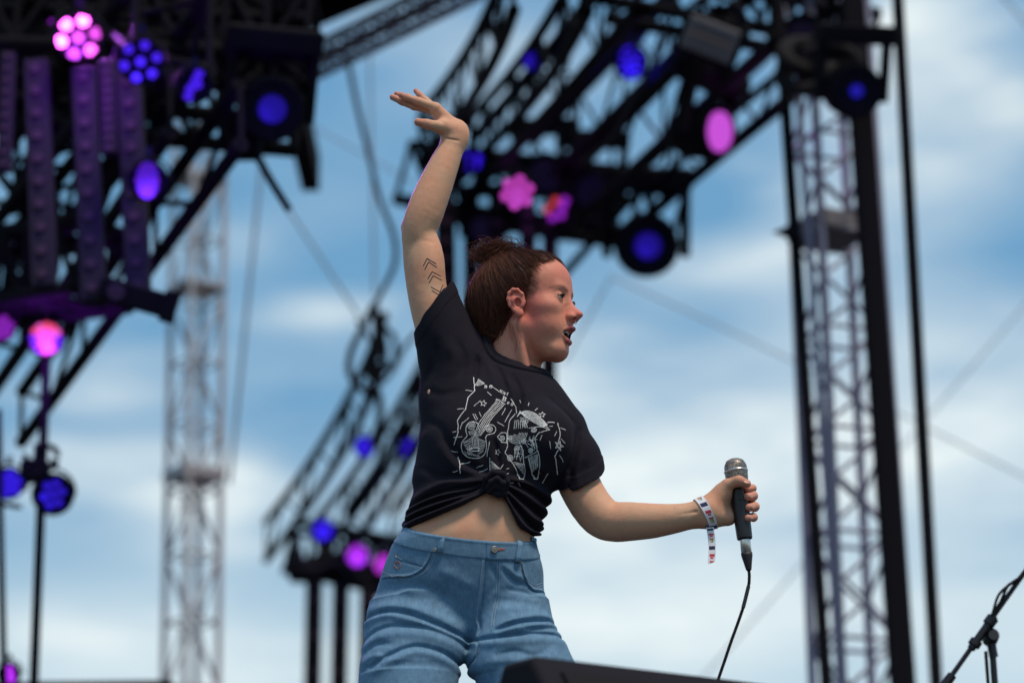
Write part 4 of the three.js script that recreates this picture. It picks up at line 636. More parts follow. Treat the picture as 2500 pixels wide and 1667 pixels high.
const fabricNoise = (() => { const n = 256, d = new Uint8Array(n * n * 4), r = rng(31); for (let i = 0; i < n * n; i++) { const x = i % n, y = (i / n) | 0, t = 150 + 60 * Math.sin(x * Math.PI / 2) * 0.5 + 40 * ((y & 1) ? 1 : -1) * 0.5 + r() * 70; d.set([t, t, t, 255], i * 4); } const t = new THREE.DataTexture(d, n, n); t.magFilter = THREE.LinearFilter; t.wrapS = t.wrapT = THREE.RepeatWrapping; t.repeat.set(7, 7); t.needsUpdate = true; return t; })();
const shirtMat = new THREE.MeshPhysicalMaterial({ color: 0xffffff, vertexColors: true, roughness: 0.92, specularIntensity: 0.3, sheen: 0.2, sheenColor: new THREE.Color(0.12, 0.11, 0.16), sheenRoughness: 0.6, bumpMap: fabricNoise, bumpScale: 0.0004 });
const shirtGeo = meshSDF(shirtF, ...box3([P(975, 685, -0.15), P(1475, 685, 0.16), P(975, 1325, -0.15), P(1475, 1325, 0.16)], 0.012), 0.0027, (x, y, z) => { const m = 1 + 0.18 * fbm(x * 18, y * 18, z * 18, 3) + 0.14 * fbm(x * 220, y * 220, z * 220, 2); return [0.0125 * m, 0.0115 * m, 0.018 * m]; });
const shirt = part(person, 'shirt', local(shirtGeo.clone()), shirtMat, 'black cotton t-shirt with a white line drawing, knotted at the waist');
// small worn hole at the side seam
{ const h = onSurf(shirtF, 1048, 957), g = new THREE.SphereGeometry(0.0055, 16, 10).scale(0.8, 1.1, 0.25); g.translate(h.x, h.y, h.z - 0.0004); part(shirt, 'worn_hole', local(g), std([0.4, 0.25, 0.19], 0.7)); }
// knot: two wrapped rolls of cloth and a tail
{
  const K = onSurf(shirtSolid, 1214, 1172), pz = K.z + 0.004, kp = (px, py, dz) => { const q = at(px, py, pz + dz); return q; };
  const roll = (pts, r) => chain(pts.map((p) => ({ p: kp(p[0], p[1], p[2]), r: (p[3] || r) / PXM })), 0.004);
  const rolls = [roll([[1184, 1186, 0.0], [1188, 1168, 0.012], [1206, 1154, 0.019], [1228, 1158, 0.017], [1237, 1176, 0.012], [1232, 1194, 0.006]], 8), roll([[1192, 1192, 0.006], [1200, 1177, 0.019], [1214, 1170, 0.023], [1226, 1180, 0.019], [1224, 1196, 0.011]], 7.5), roll([[1196, 1200, 0.004], [1210, 1186, 0.016], [1222, 1192, 0.014]], 7.5), roll([[1208, 1160, 0.0], [1212, 1175, 0.006], [1214, 1192, 0.0]], 15), roll([[1204, 1200, 0.0], [1216, 1206, 0.006], [1232, 1204, 0.002]], 9)];
  const kn = (x, y, z) => { let d = 1e9; for (const f of rolls) d = smin(d, f(x, y, z), 0.0014); return d - 0.0008 * fbm(x * 120, y * 120, z * 120, 2); };
  part(shirt, 'knot', local(meshSDF(kn, ...box3([kp(1165, 1135, -0.02), kp(1255, 1225, 0.04)], 0.005), 0.0022, () => [0.0125, 0.0115, 0.018])), shirtMat);
}
// printed line drawing
{
  const W = 1024, H = 1024, cv = document.createElement('canvas'); cv.width = W; cv.height = H; const c = cv.getContext('2d');
  const BX = 390, BY = 240, BW = 860, BH = 840;
  c.fillStyle = '#000'; c.fillRect(0, 0, W, H); c.save(); c.scale(W / BW, H / BH); c.translate(-BX, -BY); c.strokeStyle = '#fff'; c.fillStyle = '#fff'; c.lineCap = 'round'; c.lineJoin = 'round';
  const pr = rng(77), L = (w, ...pts) => { c.lineWidth = w; c.beginPath(); pts.forEach((p, i) => (i ? c.lineTo(p[0] + (pr() - 0.5) * 2, p[1] + (pr() - 0.5) * 2) : c.moveTo(p[0], p[1]))); c.stroke(); };
  const wob = (w, a, b, n = 6, j = 7) => { const o = []; for (let i = 0; i <= n; i++) o.push([lerp(a[0], b[0], i / n) + (pr() - 0.5) * j, lerp(a[1], b[1], i / n) + (pr() - 0.5) * j]); L(w, ...o); };
  const poly = (w, pts, j = 4) => { for (let i = 0; i + 1 < pts.length; i++) wob(w, pts[i], pts[i + 1], 4, j); };
  const star = (x, y, r, w = 3, turn = 0) => { const o = []; for (let i = 0; i <= 10; i++) { const q = i * Math.PI / 5 - Math.PI / 2 + turn, rr = i % 2 ? r * 0.45 : r; o.push([x + rr * Math.cos(q), y + rr * Math.sin(q)]); } L(w, ...o); };
  const ring = (x, y, rx, ry = rx, w = 3.4) => { c.lineWidth = w; c.beginPath(); c.ellipse(x, y, rx, ry, 0, 0, 7); c.stroke(); };
  // coast-like outline
  poly(5, [[570, 258], [575, 310], [580, 370], [530, 430], [515, 520], [455, 605], [462, 690], [430, 765]]); poly(5, [[455, 850], [470, 900], [472, 965]]); poly(4, [[472, 905], [545, 885]]);
  poly(4, [[695, 335], [755, 385]]); poly(4, [[840, 440], [875, 500], [880, 545]]); poly(5, [[1100, 632], [1150, 628]]); poly(4.5, [[1175, 630], [1190, 700], [1178, 760]]); poly(5, [[1175, 810], [1150, 850], [1170, 935]]);
  // pennant
  L(3.6, [575, 330], [600, 300], [605, 275], [650, 315], [605, 330], [575, 325]); L(3, [585, 318], [612, 290], [640, 315]); L(3, [592, 322], [615, 302], [632, 318]); L(3, [598, 326], [618, 312]);
  c.font = 'bold 34px serif'; const word = (t, x, y, a, s = 1) => { c.save(); c.translate(x, y); c.rotate(a); c.scale(s, s); c.fillText(t, 0, 0); c.restore(); };
  word('B', 646, 352, 0.12); word('O', 680, 350, 0.3); word('N', 752, 384, 0.55, 0.9); word('N', 776, 398, 0.6, 0.9); word('I', 806, 408, 0.5, 0.9); word('B', 770, 450, 0.35, 1.5); word('e', 808, 474, 0.5); word('ll', 835, 486, 0.6, 0.8);
  // fiddle: neck, body, scroll
  for (let k = 0; k < 6; k++) poly(3.6, [[738 + k * 11, 455 + k * 5], [655 + k * 10, 560 + k * 5], [600 + k * 12, 650 + k * 3], [575 + k * 9, 720]], 3);
  L(4, [735, 440], [800, 480]); L(4, [728, 450], [760, 445]);
  c.lineWidth = 4; c.beginPath(); c.moveTo(525, 712); c.bezierCurveTo(490, 640, 560, 590, 605, 640); c.stroke(); c.beginPath(); c.moveTo(645, 665); c.bezierCurveTo(690, 610, 750, 650, 722, 690); c.bezierCurveTo(700, 720, 660, 700, 660, 730); c.stroke();
  c.beginPath(); c.moveTo(525, 712); c.bezierCurveTo(520, 740, 480, 740, 482, 790); c.bezierCurveTo(490, 860, 560, 875, 610, 866); c.bezierCurveTo(670, 850, 668, 790, 655, 730); c.stroke();
  ring(556, 648, 26); ring(556, 648, 15); ring(556, 648, 6); ring(682, 670, 22); ring(682, 670, 12); ring(682, 670, 5);
  for (let k = 0; k < 9; k++) { wob(2.8, [495 + k * 5, 760 + k * 10], [560, 735 + k * 12], 3, 3); wob(2.8, [600, 735 + k * 13], [655 - k * 2, 760 + k * 8], 3, 3); } for (let k = 0; k < 5; k++) wob(3, [560 + k * 10, 720], [568 + k * 10, 800], 3, 2);
  for (let k = 0; k < 6; k++) { wob(2.6, [535 + k * 8, 690 - k * 3], [545 + k * 8, 715], 2, 2); wob(2.6, [505 + k * 18, 820 + k * 6], [520 + k * 18, 845 + k * 2], 2, 2); } L(4, [540, 785], [545, 825]); L(4, [525, 805], [560, 805]); L(5, [555, 800], [610, 800], [605, 820], [560, 820]); L(3, [580, 560], [600, 600]); L(3, [612, 548], [625, 580]);
  // striped long-nosed animal with a plumed head
  for (let k = 0; k < 8; k++) { c.lineWidth = 4.2; c.beginPath(); c.moveTo(885 + k * 3, 560 - k * 6 + 10); c.bezierCurveTo(930, 505 + k * 12, 1000, 535 + k * 12, 1055, 600 + k * 9); c.lineTo(1100 - k * 4, 650 + k * 2); c.stroke(); }
  poly(4, [[870, 550], [830, 600], [815, 680], [812, 780], [795, 830], [850, 900], [895, 985]]); poly(4, [[1110, 680], [1060, 665], [970, 665]]); poly(4, [[1112, 684], [1040, 705], [1010, 740], [1020, 800], [1030, 830]]); poly(4, [[1085, 655], [1115, 682], [1085, 690]]);
  for (let k = 0; k < 6; k++) { c.lineWidth = 3.4; c.beginPath(); c.arc(880, 690, 20 + k * 11, 0.1, 2.6); c.stroke(); } for (let k = 0; k < 7; k++) wob(3, [870 + k * 12, 600], [860 + k * 16, 660], 3, 3); for (let k = 0; k < 6; k++) wob(3, [905 + k * 3, 580 + k * 12], [950, 590 + k * 14], 3, 3);
  ring(950, 615, 12); ring(1003, 685, 18, 14, 4); ring(1003, 685, 8, 7, 5);
  poly(4, [[770, 690], [740, 720], [770, 755], [805, 760], [810, 690], [770, 690]]); ring(775, 727, 16); ring(775, 727, 7); ring(832, 722, 13); ring(832, 722, 5);
  for (const [x, y, r] of [[930, 752, 16], [882, 796, 18], [830, 862, 20], [977, 820, 15]]) { ring(x, y, r); ring(x, y, r * 0.55); ring(x, y, r * 0.2); }
  poly(4, [[890, 740], [925, 820], [925, 880], [935, 940], [925, 1000], [895, 1000], [880, 970]]); poly(4, [[935, 865], [1030, 825], [1040, 860], [1040, 930], [1025, 980], [1000, 985], [985, 960], [960, 860]]);
  for (let k = 0; k < 12; k++) { wob(2.8, [845 + pr() * 70, 770 + pr() * 110], [858 + pr() * 70, 780 + pr() * 110], 2, 3); wob(2.8, [940 + pr() * 80, 720 + pr() * 100], [950 + pr() * 80, 730 + pr() * 100], 2, 2); }
  for (let k = 0; k < 8; k++) { wob(3, [965 + k * 9, 860 - k * 3], [985 + k * 6, 950 - k * 4], 3, 3); wob(2.8, [855 + k * 9, 890 + k * 10], [925, 905 + k * 8], 3, 3); } poly(3, [[985, 955], [1015, 985], [1040, 950]]);
  // stars, sparks
  star(642, 478, 24, 3.4, 0.2); star(1064, 572, 24, 3.4, 0.1); star(1180, 782, 32, 3.6, 0.3); star(1180, 782, 18, 3, 0.3); star(742, 822, 20, 3.2, 0.4);
  for (const [a, b, x, y] of [[515, 362, 562, 374], [670, 385, 700, 415], [575, 500, 620, 455], [453, 518, 500, 516], [420, 683, 448, 683], [428, 720, 488, 722], [410, 806, 455, 815], [420, 953, 455, 950], [590, 925, 636, 915], [610, 957, 668, 938], [775, 560, 800, 512], [795, 612, 845, 520], [740, 615, 788, 642], [905, 440, 912, 460], [970, 470, 965, 492], [1015, 535, 1030, 515], [1115, 660, 1135, 655], [1195, 660, 1228, 668], [1195, 735, 1225, 760], [1150, 722, 1165, 690], [1112, 760, 1122, 808], [1185, 840, 1210, 868], [1045, 755, 1060, 722], [1060, 1000, 1100, 950], [475, 670, 490, 620], [495, 625, 535, 590], [565, 560, 590, 610], [685, 760, 665, 860], [805, 940, 820, 934], [800, 975, 818, 968], [830, 1030, 850, 1030], [885, 1030, 902, 1044]]) wob(3.6, [a, b], [x, y], 3, 3);
  L(4, [685, 870], [685, 950]); for (let k = 0; k < 4; k++) wob(3, [695, 890 + k * 16], [745, 930 + k * 10], 2, 2); L(3.6, [690, 895], [760, 940], [780, 910]);
  c.restore();
  // worn ink: specks of the cloth show through
  const id = c.getImageData(0, 0, W, H); for (let i = 0; i < W * H; i++) { const k = 0.98 + 0.35 * noise3((i % W) * 0.09, ((i / W) | 0) * 0.09, 2) + 0.25 * noise3((i % W) * 0.5, ((i / W) | 0) * 0.5, 7); for (let q = 0; q < 3; q++) id.data[i * 4 + q] = clamp(id.data[i * 4 + q] * k, 0, 255); } c.putImageData(id, 0, 0);
  const tex = new THREE.CanvasTexture(cv); tex.flipY = true; tex.magFilter = THREE.LinearFilter;
  const a = P(...q3(BX, BY), 0.11), b = P(...q3(BX + BW, BY + BH), 0.11), pos = shirtGeo.attributes.position, nor = shirtGeo.attributes.normal, ix = shirtGeo.index.array, map = new Map(), np = [], nn = [], uv = [], ni = [];
  const keep = (k) => { if (map.has(k)) return map.get(k); const n = np.length / 3; map.set(k, n); np.push(pos.getX(k) + nor.getX(k) * 0.0005, pos.getY(k) + nor.getY(k) * 0.0005, pos.getZ(k) + nor.getZ(k) * 0.0005); nn.push(nor.getX(k), nor.getY(k), nor.getZ(k)); uv.push((pos.getX(k) - a.x) / (b.x - a.x), (pos.getY(k) - b.y) / (a.y - b.y)); return n; };
  for (let i = 0; i < ix.length; i += 3) { let ok = true; for (let q = 0; q < 3; q++) { const k = ix[i + q], x = pos.getX(k), y = pos.getY(k); if (nor.getZ(k) < 0.05 || pos.getZ(k) < Z0 + 0.02 || x < a.x || x > b.x || y < b.y || y > a.y) ok = false; } if (ok) ni.push(keep(ix[i]), keep(ix[i + 1]), keep(ix[i + 2])); }
  const g = new THREE.BufferGeometry(); g.setAttribute('position', new THREE.Float32BufferAttribute(np, 3)); g.setAttribute('normal', new THREE.Float32BufferAttribute(nn, 3)); g.setAttribute('uv', new THREE.Float32BufferAttribute(uv, 2)); g.setIndex(ni);
  part(shirt, 'print', local(g), new THREE.MeshStandardMaterial({ color: new THREE.Color(0.78, 0.8, 0.78), roughness: 0.8, alphaMap: tex, transparent: true }), 'white line drawing of a fiddle, a striped animal and stars');
}

// ---------- jeans ----------
console.log('jeans');
const pelvis = loft([rowOf(1262, 992, 1302, 0.104, 0.012), rowOf(1303, 981, 1304, 0.108, 0.012), rowOf(1336, 955, 1309, 0.112, 0.008), rowOf(1391, 933, 1326, 0.117, -0.002), rowOf(1448, 915, 1330, 0.114, -0.01), rowOf(1499, 898, 1342, 0.106, -0.02), rowOf(1552, 900, 1345, 0.09, -0.028), rowOf(1585, 940, 1310, 0.065, -0.028)]);
const ground = (px, py) => at(px, py, Z0);
const legRow = (y, cx, a, b, cz) => ({ y, cx, a, cz: Z0 + cz, b });
const kneeY = STAGE_Y + 0.47, hemYj = STAGE_Y + 0.075;
const legR = loft([rowOf(1470, 905, 1165, 0.1, -0.014), rowOf(1520, 893, 1158, 0.108, 0.002), rowOf(1556, 889, 1150, 0.112, 0.016), rowOf(1600, 886, 1138, 0.112, 0.034), rowOf(1642, 883, 1128, 0.11, 0.052), rowOf(1667, 881, 1122, 0.108, 0.062), legRow(kneeY, P(980, 1600).x, 0.085, 0.088, 0.13), legRow(hemYj, P(965, 1600).x, 0.075, 0.085, -0.02)]);
const legL = loft([rowOf(1470, 1170, 1335, 0.094, -0.02), rowOf(1510, 1162, 1345, 0.104, -0.006), rowOf(1548, 1155, 1366, 0.11, 0.01), rowOf(1585, 1143, 1384, 0.112, 0.024), rowOf(1630, 1139, 1403, 0.11, 0.042), rowOf(1667, 1160, 1421, 0.108, 0.056), legRow(kneeY, P(1400, 1600).x, 0.085, 0.088, 0.13), legRow(hemYj, P(1480, 1600).x, 0.075, 0.085, 0)]);
const J = (pts, amp, w, side) => ({ pts: pts.map((p) => { const q = q5(...p); return P(q[0], q[1], 0.1); }), amp: amp / 720, w: w / 1250, side });
const jeanFolds = [
  J([[100, 955], [300, 945], [480, 985], [640, 1050], [850, 1130], [1030, 1180]], -9, 8), J([[90, 1000], [300, 985], [500, 1045], [700, 1115], [900, 1175], [1030, 1215]], 7, 13), J([[150, 880], [330, 890], [520, 930], [700, 1000], [900, 1080]], 5, 14),
  J([[80, 1175], [250, 1108], [420, 1102], [600, 1120], [800, 1172], [1000, 1235]], -5, 8), J([[90, 1240], [250, 1180], [420, 1170], [620, 1190], [820, 1240], [980, 1300]], 4, 14),
  J([[170, 1450], [350, 1362], [540, 1298], [700, 1315], [850, 1360], [950, 1415]], -7, 8), J([[200, 1500], [380, 1410], [560, 1350], [720, 1370], [860, 1420]], 5, 14), J([[90, 1300], [200, 1250], [340, 1270]], -3, 9), J([[80, 1400], [180, 1360], [280, 1390]], 3, 10),
  J([[1720, 1000], [1560, 1040], [1400, 1075], [1240, 1130]], -7, 7), J([[1710, 960], [1560, 990], [1400, 1030], [1260, 1080]], 4.5, 10), J([[1720, 1050], [1560, 1085], [1400, 1120], [1250, 1160]], 5, 9),
  J([[1800, 1140], [1500, 1172], [1250, 1195], [1068, 1192]], -8, 7), J([[1800, 1200], [1500, 1235], [1250, 1250], [1090, 1245]], 5, 14), J([[1500, 1130], [1620, 1110], [1770, 1060]], -4, 7), J([[1240, 1360], [1400, 1340], [1560, 1370], [1640, 1330]], -3.5, 9), J([[1180, 1420], [1350, 1420], [1500, 1440]], 3, 12),
  J([[290, 690], [500, 700], [700, 770], [880, 880]], -3, 14), J([[560, 800], [760, 880], [980, 1000]], -3.4, 12), J([[440, 760], [650, 830], [860, 950]], 2.6, 12), J([[760, 620], [900, 680], [1040, 760]], 2, 16), J([[1190, 560], [1235, 680], [1190, 800]], -3.2, 8), J([[1300, 600], [1390, 680], [1470, 690]], -3.4, 8), J([[1300, 560], [1400, 630], [1470, 640]], 2.5, 9), J([[1300, 760], [1420, 760], [1560, 790]], -2.6, 10), J([[1250, 850], [1450, 870], [1640, 900]], -2.5, 12), J([[1260, 940], [1450, 930], [1660, 950]], 2.6, 12),
  // fly flap, centre seams, pockets
  J([[1128, 505], [1105, 700], [1080, 900], [1062, 1000], [1074, 1080], [1050, 1165]], 3, 3.6, 1), J([[1068, 1192], [1076, 1262], [1050, 1360], [962, 1424]], -3.5, 3.5),
  J([[690, 445], [655, 540], [590, 612], [500, 648], [370, 640], [245, 618]], -2.8, 2.6, -1), J([[380, 482], [480, 530], [600, 578]], -2, 2.2), J([[1447, 535], [1480, 660], [1550, 735], [1640, 720]], -2.8, 2.6, 1),
];
const jb = [P(830, 1720), P(1480, 1250)];
const jeanRelief = reliefMap(jb[0].x, jb[1].x, jb[0].y, jb[1].y, 420, jeanFolds);
const wl = P(985, 1275, -0.0), wr = P(1302, 1311, 0), wm = P(1196, 1322, 0.117);
const waistN = wr.clone().sub(wl).cross(wm.clone().sub(wl)).normalize(); if (waistN.y < 0) waistN.negate();
const waistD = (x, y, z) => (x - wl.x) * waistN.x + (y - wl.y) * waistN.y + (z - wl.z) * waistN.z;
const bodyCut = (x, y, z) => bodyLoft(x, y, z) - 0.003;
const bw = 0.0355;
const FLAP = P(1189, 1340).x;
function jeansF(x, y, z) {
  let d = pelvis(x, y, z); const lr = legR(x, y, z), ll = legL(x, y, z);
  d = smin(d, smin(lr, ll, 0.012), 0.022);
  const wd = waistD(x, y, z), front = sstep(Z0 - 0.06, Z0 + 0.03, z);
  const below = sstep(-bw + 0.004, -bw - 0.006, wd);
  d -= jeanRelief(x, y) * front * below + 0.0012 * fbm(x * 22, y * 30, z * 22, 3) * below + 0.0026 * fbm(x * 8, y * 13 + 4, z * 8, 2) * below;
  d -= 0.0022 * sstep(-bw - 0.0028, -bw + 0.0024, wd) + 0.001 * Math.exp(-(((wd + 0.003) / 0.003) ** 2));
  if (wd > -bw - 0.002 && z > Z0) d -= 0.0022 * sstep(FLAP - 0.0015, FLAP + 0.0015, x) * sstep(FLAP + 0.05, FLAP + 0.02, x);
  d = smax(d, wd, 0.0025);
  if (wd > -0.03) d = smax(d, -bodyCut(x, y, z), 0.002);
  return smax(d, hemYj - y, 0.004);
}
const denimTex = (() => { const n = 512, d = new Uint8Array(n * n * 4), r = rng(91); for (let y = 0; y < n; y++) for (let x = 0; x < n; x++) { const tw = Math.sin((x + y) * Math.PI / 4) * 12, warp = (r() - 0.5) * 60, slub = noise3(x * 0.4, y * 0.06, 3) * 12 + noise3(x * 0.05, y * 0.05, 9) * 10; const t = clamp(206 + tw + warp + slub, 0, 255); d.set([t, t, t, 255], (y * n + x) * 4); } const t = new THREE.DataTexture(d, n, n); t.colorSpace = THREE.SRGBColorSpace; t.magFilter = THREE.LinearFilter; t.wrapS = t.wrapT = THREE.RepeatWrapping; t.repeat.set(5.2, 5.2); t.needsUpdate = true; return t; })();
const denimMat = new THREE.MeshPhysicalMaterial({ color: 0xffffff, vertexColors: true, map: denimTex, roughness: 0.9, specularIntensity: 0.25, sheen: 0.25, sheenColor: new THREE.Color(0.3, 0.4, 0.5), bumpMap: denimTex, bumpScale: 0.0005 });
const DENIM = [0.185, 0.36, 0.54];
const denimColor = (x, y, z) => { const m = 1 + 0.2 * fbm(x * 9, y * 9, z * 9, 3) + 0.12 * fbm(x * 70, y * 70, z * 70, 2); const w = 0; return [DENIM[0] * m + w * 0.6, DENIM[1] * m + w * 0.8, DENIM[2] * m + w * 0.8]; };
const jeansGeo = mergeGeometries([meshSDF(jeansF, ...box3([P(870, 1265, -0.16), P(1440, 1265, 0.16), P(870, 1690, -0.16), P(1440, 1690, 0.2)], 0.006), 0.0027, denimColor)]);
const jeans = part(person, 'jeans', local(jeansGeo), denimMat, 'light blue high-waisted jeans with creases across the hips');
{ // legs below, coarser
  const yTop = P(870, 1690).y + 0.008, g = meshSDF(jeansF, [P(860, 1600).x - 0.03, STAGE_Y + 0.05, Z0 - 0.15], [P(1480, 1600).x + 0.12, yTop, Z0 + 0.26], 0.008, denimColor);
  part(jeans, 'leg', local(g), denimMat);
}
const metalOld = std([0.3, 0.27, 0.23], 0.45, 1), thread = std([0.24, 0.33, 0.42], 0.9), rust = std([0.42, 0.14, 0.06], 0.9), darkStitch = std([0.04, 0.06, 0.1], 0.9);
const stitch = (pts, r, mat, name = 'stitching', dash = 0) => {
  const path = new THREE.CatmullRomCurve3(pts.map((p) => onSurf(jeansF, ...q5(...p)))), n = pts.length * 10, raw = path.getSpacedPoints(n).map((p) => pullTo(jeansF, p, r * 0.3));
  part(jeans, name, local(new THREE.TubeGeometry(new THREE.CatmullRomCurve3(raw), n, r, 5)), mat);
};
stitch([[1240, 535], [1238, 700], [1226, 860], [1200, 980], [1190, 1080]], 0.0006, thread); stitch([[1262, 535], [1258, 700], [1246, 860], [1222, 980], [1210, 1080]], 0.0006, thread);
stitch([[1118, 520], [1092, 760], [1070, 960], [1080, 1080], [1056, 1150]], 0.0006, thread); stitch([[1082, 1210], [1086, 1270], [1060, 1360]], 0.0006, thread);
stitch([[708, 470], [672, 560], [600, 632], [500, 668], [370, 660], [262, 640]], 0.0006, thread); stitch([[692, 460], [655, 548], [590, 618], [500, 652], [370, 646], [256, 622]], 0.0006, thread);
stitch([[388, 492], [480, 543], [598, 590]], 0.0006, thread); stitch([[1440, 545], [1472, 672], [1545, 748], [1632, 735]], 0.0006, thread); stitch([[1456, 560], [1486, 655], [1555, 728], [1628, 712]], 0.0006, thread);
stitch([[388, 530], [368, 535], [360, 552], [370, 575], [390, 590], [408, 575], [408, 545], [396, 528], [388, 540], [380, 530]], 0.0009, rust, 'stitched_heart'); stitch([[376, 470], [372, 484], [380, 494]], 0.0013, std([0.5, 0.36, 0.32], 0.9), 'bar_tack');
stitch([[1240, 428], [1275, 418], [1305, 424], [1275, 430], [1245, 434]], 0.001, rust, 'buttonhole'); stitch([[738, 440], [765, 450]], 0.0013, rust, 'bar_tack'); stitch([[1385, 538], [1422, 540]], 0.0013, darkStitch, 'bar_tack');
function disc(px, py, r, name, mat) {
  const c = onSurf(jeansF, ...q5(px, py)), e = 0.004, n = V3(jeansF(c.x + e, c.y, c.z) - jeansF(c.x - e, c.y, c.z), jeansF(c.x, c.y + e, c.z) - jeansF(c.x, c.y - e, c.z), jeansF(c.x, c.y, c.z + e) - jeansF(c.x, c.y, c.z - e)).normalize();
  const g = new THREE.LatheGeometry([[0, 0.0026], [r * 0.5, 0.0025], [r * 0.62, 0.0019], [r * 0.7, 0.0026], [r * 0.9, 0.0024], [r, 0.0012], [r, 0], [r * 0.6, -0.002]].map((p) => new THREE.Vector2(p[0], p[1])), 24);
  g.applyQuaternion(new THREE.Quaternion().setFromUnitVectors(UPV, n)); g.translate(c.x + n.x * 0.001, c.y + n.y * 0.001, c.z + n.z * 0.001); part(jeans, name, local(g), mat);
}
disc(1215, 428, 0.0077, 'button', metalOld); disc(710, 431, 0.0045, 'rivet', metalOld); disc(1431, 527, 0.004, 'rivet', metalOld);
for (const [a, b] of [[[782, 274], [752, 448]], [[1434, 362], [1412, 530]], [[1552, 330], [1549, 360]]]) {
  const pts = []; for (let i = 0; i <= 8; i++) pts.push(pullTo(jeansF, onSurf(jeansF, ...q5(lerp(a[0], b[0], i / 8), lerp(a[1], b[1], i / 8))), i === 0 || i === 8 ? 0.0012 : 0.0042));
  const w = 0.0058, pos = [], idx = [], t = 0.0022; pts.forEach((p, i) => { const dx = pts[Math.min(8, i + 1)].clone().sub(pts[Math.max(0, i - 1)]).normalize(), e = 0.006, n = V3(jeansF(p.x + e, p.y, p.z) - jeansF(p.x - e, p.y, p.z), jeansF(p.x, p.y + e, p.z) - jeansF(p.x, p.y - e, p.z), jeansF(p.x, p.y, p.z + e) - jeansF(p.x, p.y, p.z - e)).normalize(), s = dx.clone().cross(n).normalize(); for (const [q, o] of [[-w, -t], [-w * 0.9, t], [w * 0.9, t], [w, -t]]) pos.push(p.x + s.x * q + n.x * o, p.y + s.y * q + n.y * o, p.z + s.z * q + n.z * o); });
  for (let i = 0; i < 8; i++) for (let k = 0; k < 3; k++) { const o = i * 4 + k; idx.push(o, o + 1, o + 5, o, o + 5, o + 4); }
  const g = new THREE.BufferGeometry(); g.setAttribute('position', new THREE.Float32BufferAttribute(pos, 3)); g.setAttribute('uv', new THREE.Float32BufferAttribute(pos.flatMap((q, i) => (i % 3 === 0 ? [pos[i], pos[i + 1]] : [])), 2)); g.setAttribute('color', new THREE.Float32BufferAttribute(pos.map((_, i) => DENIM[i % 3] * 1.15), 3)); g.setIndex(idx); g.computeVertexNormals();
  part(jeans, 'belt_loop', local(g), denimMat);
}
for (const [cx, cz] of [[P(965, 1600).x, -0.02], [P(1480, 1600).x, 0]]) {
  const bx = cx, bz = Z0 + cz, f = joinAll([rcone(V3(bx, STAGE_Y + 0.14, bz - 0.01), V3(bx, STAGE_Y + 0.06, bz - 0.01), 0.045, 0.045), rcone(V3(bx, STAGE_Y + 0.046, bz), V3(bx, STAGE_Y + 0.036, bz + 0.13), 0.046, 0.036)], 0.03);
  part(person, 'shoe', local(meshSDF((x, y, z) => smax(f(x, y, z), STAGE_Y + 0.001 - y, 0.004), [bx - 0.08, STAGE_Y - 0.01, bz - 0.09], [bx + 0.08, STAGE_Y + 0.2, bz + 0.2], 0.006)), std([0.03, 0.028, 0.027], 0.6));
}
// ---------- hair: swept back and up into a loose bun ----------
console.log('hair');
const BUN = v(0.0, 0.11, -0.068);
const hairLineZ = (ax, y) => { const p = [[-0.12, -0.06], [-0.07, -0.05], [-0.045, -0.03], [-0.028, -0.018], [-0.01, 0.011], [0.012, 0.024], [0.03, 0.03], [0.048, 0.04], [0.062, 0.054], [0.074, 0.067], [0.1, 0.09], [0.2, 0.2]]; let i = 0; while (i < p.length - 2 && y > p[i + 1][0]) i++; const t = clamp((y - p[i][0]) / (p[i + 1][0] - p[i][0])); return lerp(p[i][1], p[i + 1][1], t) + (0.062 - ax) * 0.16; };
const capParts = [[ball(0, 0.03, -0.016, 0.0785, 0.079, 0.098), 0.02], [ball(0, 0.035, 0.026, 0.066, 0.0535, 0.055), 0.03], [ball(0, 0.0, -0.078, 0.068, 0.076, 0.058), 0.04], [ball(0, -0.055, -0.066, 0.052, 0.05, 0.04), 0.03], [ball(0, 0.085, -0.05, 0.04, 0.03, 0.04), 0.03]];
const capBase = (x, y, z) => { let d = capParts[0][0](x, y, z); for (let i = 1; i < capParts.length; i++) d = smin(d, capParts[i][0](x, y, z), capParts[i][1]); return d; };
const bAxis = BUN.clone().normalize(), bU = V3(1, 0, 0), bV = bAxis.clone().cross(bU).normalize();
const flowAngle = (x, y, z) => Math.atan2(x * bU.x + y * bU.y + z * bU.z, x * bV.x + y * bV.y + z * bV.z);
function hairF(x, y, z) {
  const ps = flowAngle(x, y, z + 0.02), edge = z - hairLineZ(Math.abs(x), y) + 0.004 * noise3(x * 200, y * 200, z * 200);
  let d = capBase(x, y, z) + 0.006 * sstep(-0.03, 0.0, edge);
  d -= 0.0045 * noise3(ps * 8 + 40, x * 16 + y * 14, z * 16) + 0.002 * noise3(ps * 38, x * 12, z * 14 + y * 8) + 0.0006 * noise3(ps * 90, x * 12, z * 12);
  return smax(d, edge, 0.003);
}
const hairTone = (k) => [lerp(0.034, 0.23, k), lerp(0.0135, 0.075, k), lerp(0.009, 0.038, k)];
const hairMat = new THREE.MeshPhysicalMaterial({ color: 0xffffff, vertexColors: true, roughness: 0.5, specularIntensity: 0.5, sheen: 0.3, sheenColor: new THREE.Color(0.35, 0.18, 0.12) });
const hair = part(person, 'hair', local(meshSDF(hairF, [-0.1, -0.125, -0.155], [0.1, 0.13, 0.11], 0.0022, (x, y, z) => hairTone(clamp(0.28 + 0.6 * noise3(x * 700, y * 700, z * 700)))).applyMatrix4(headMat)), hairMat, 'auburn hair swept up into a loose bun');
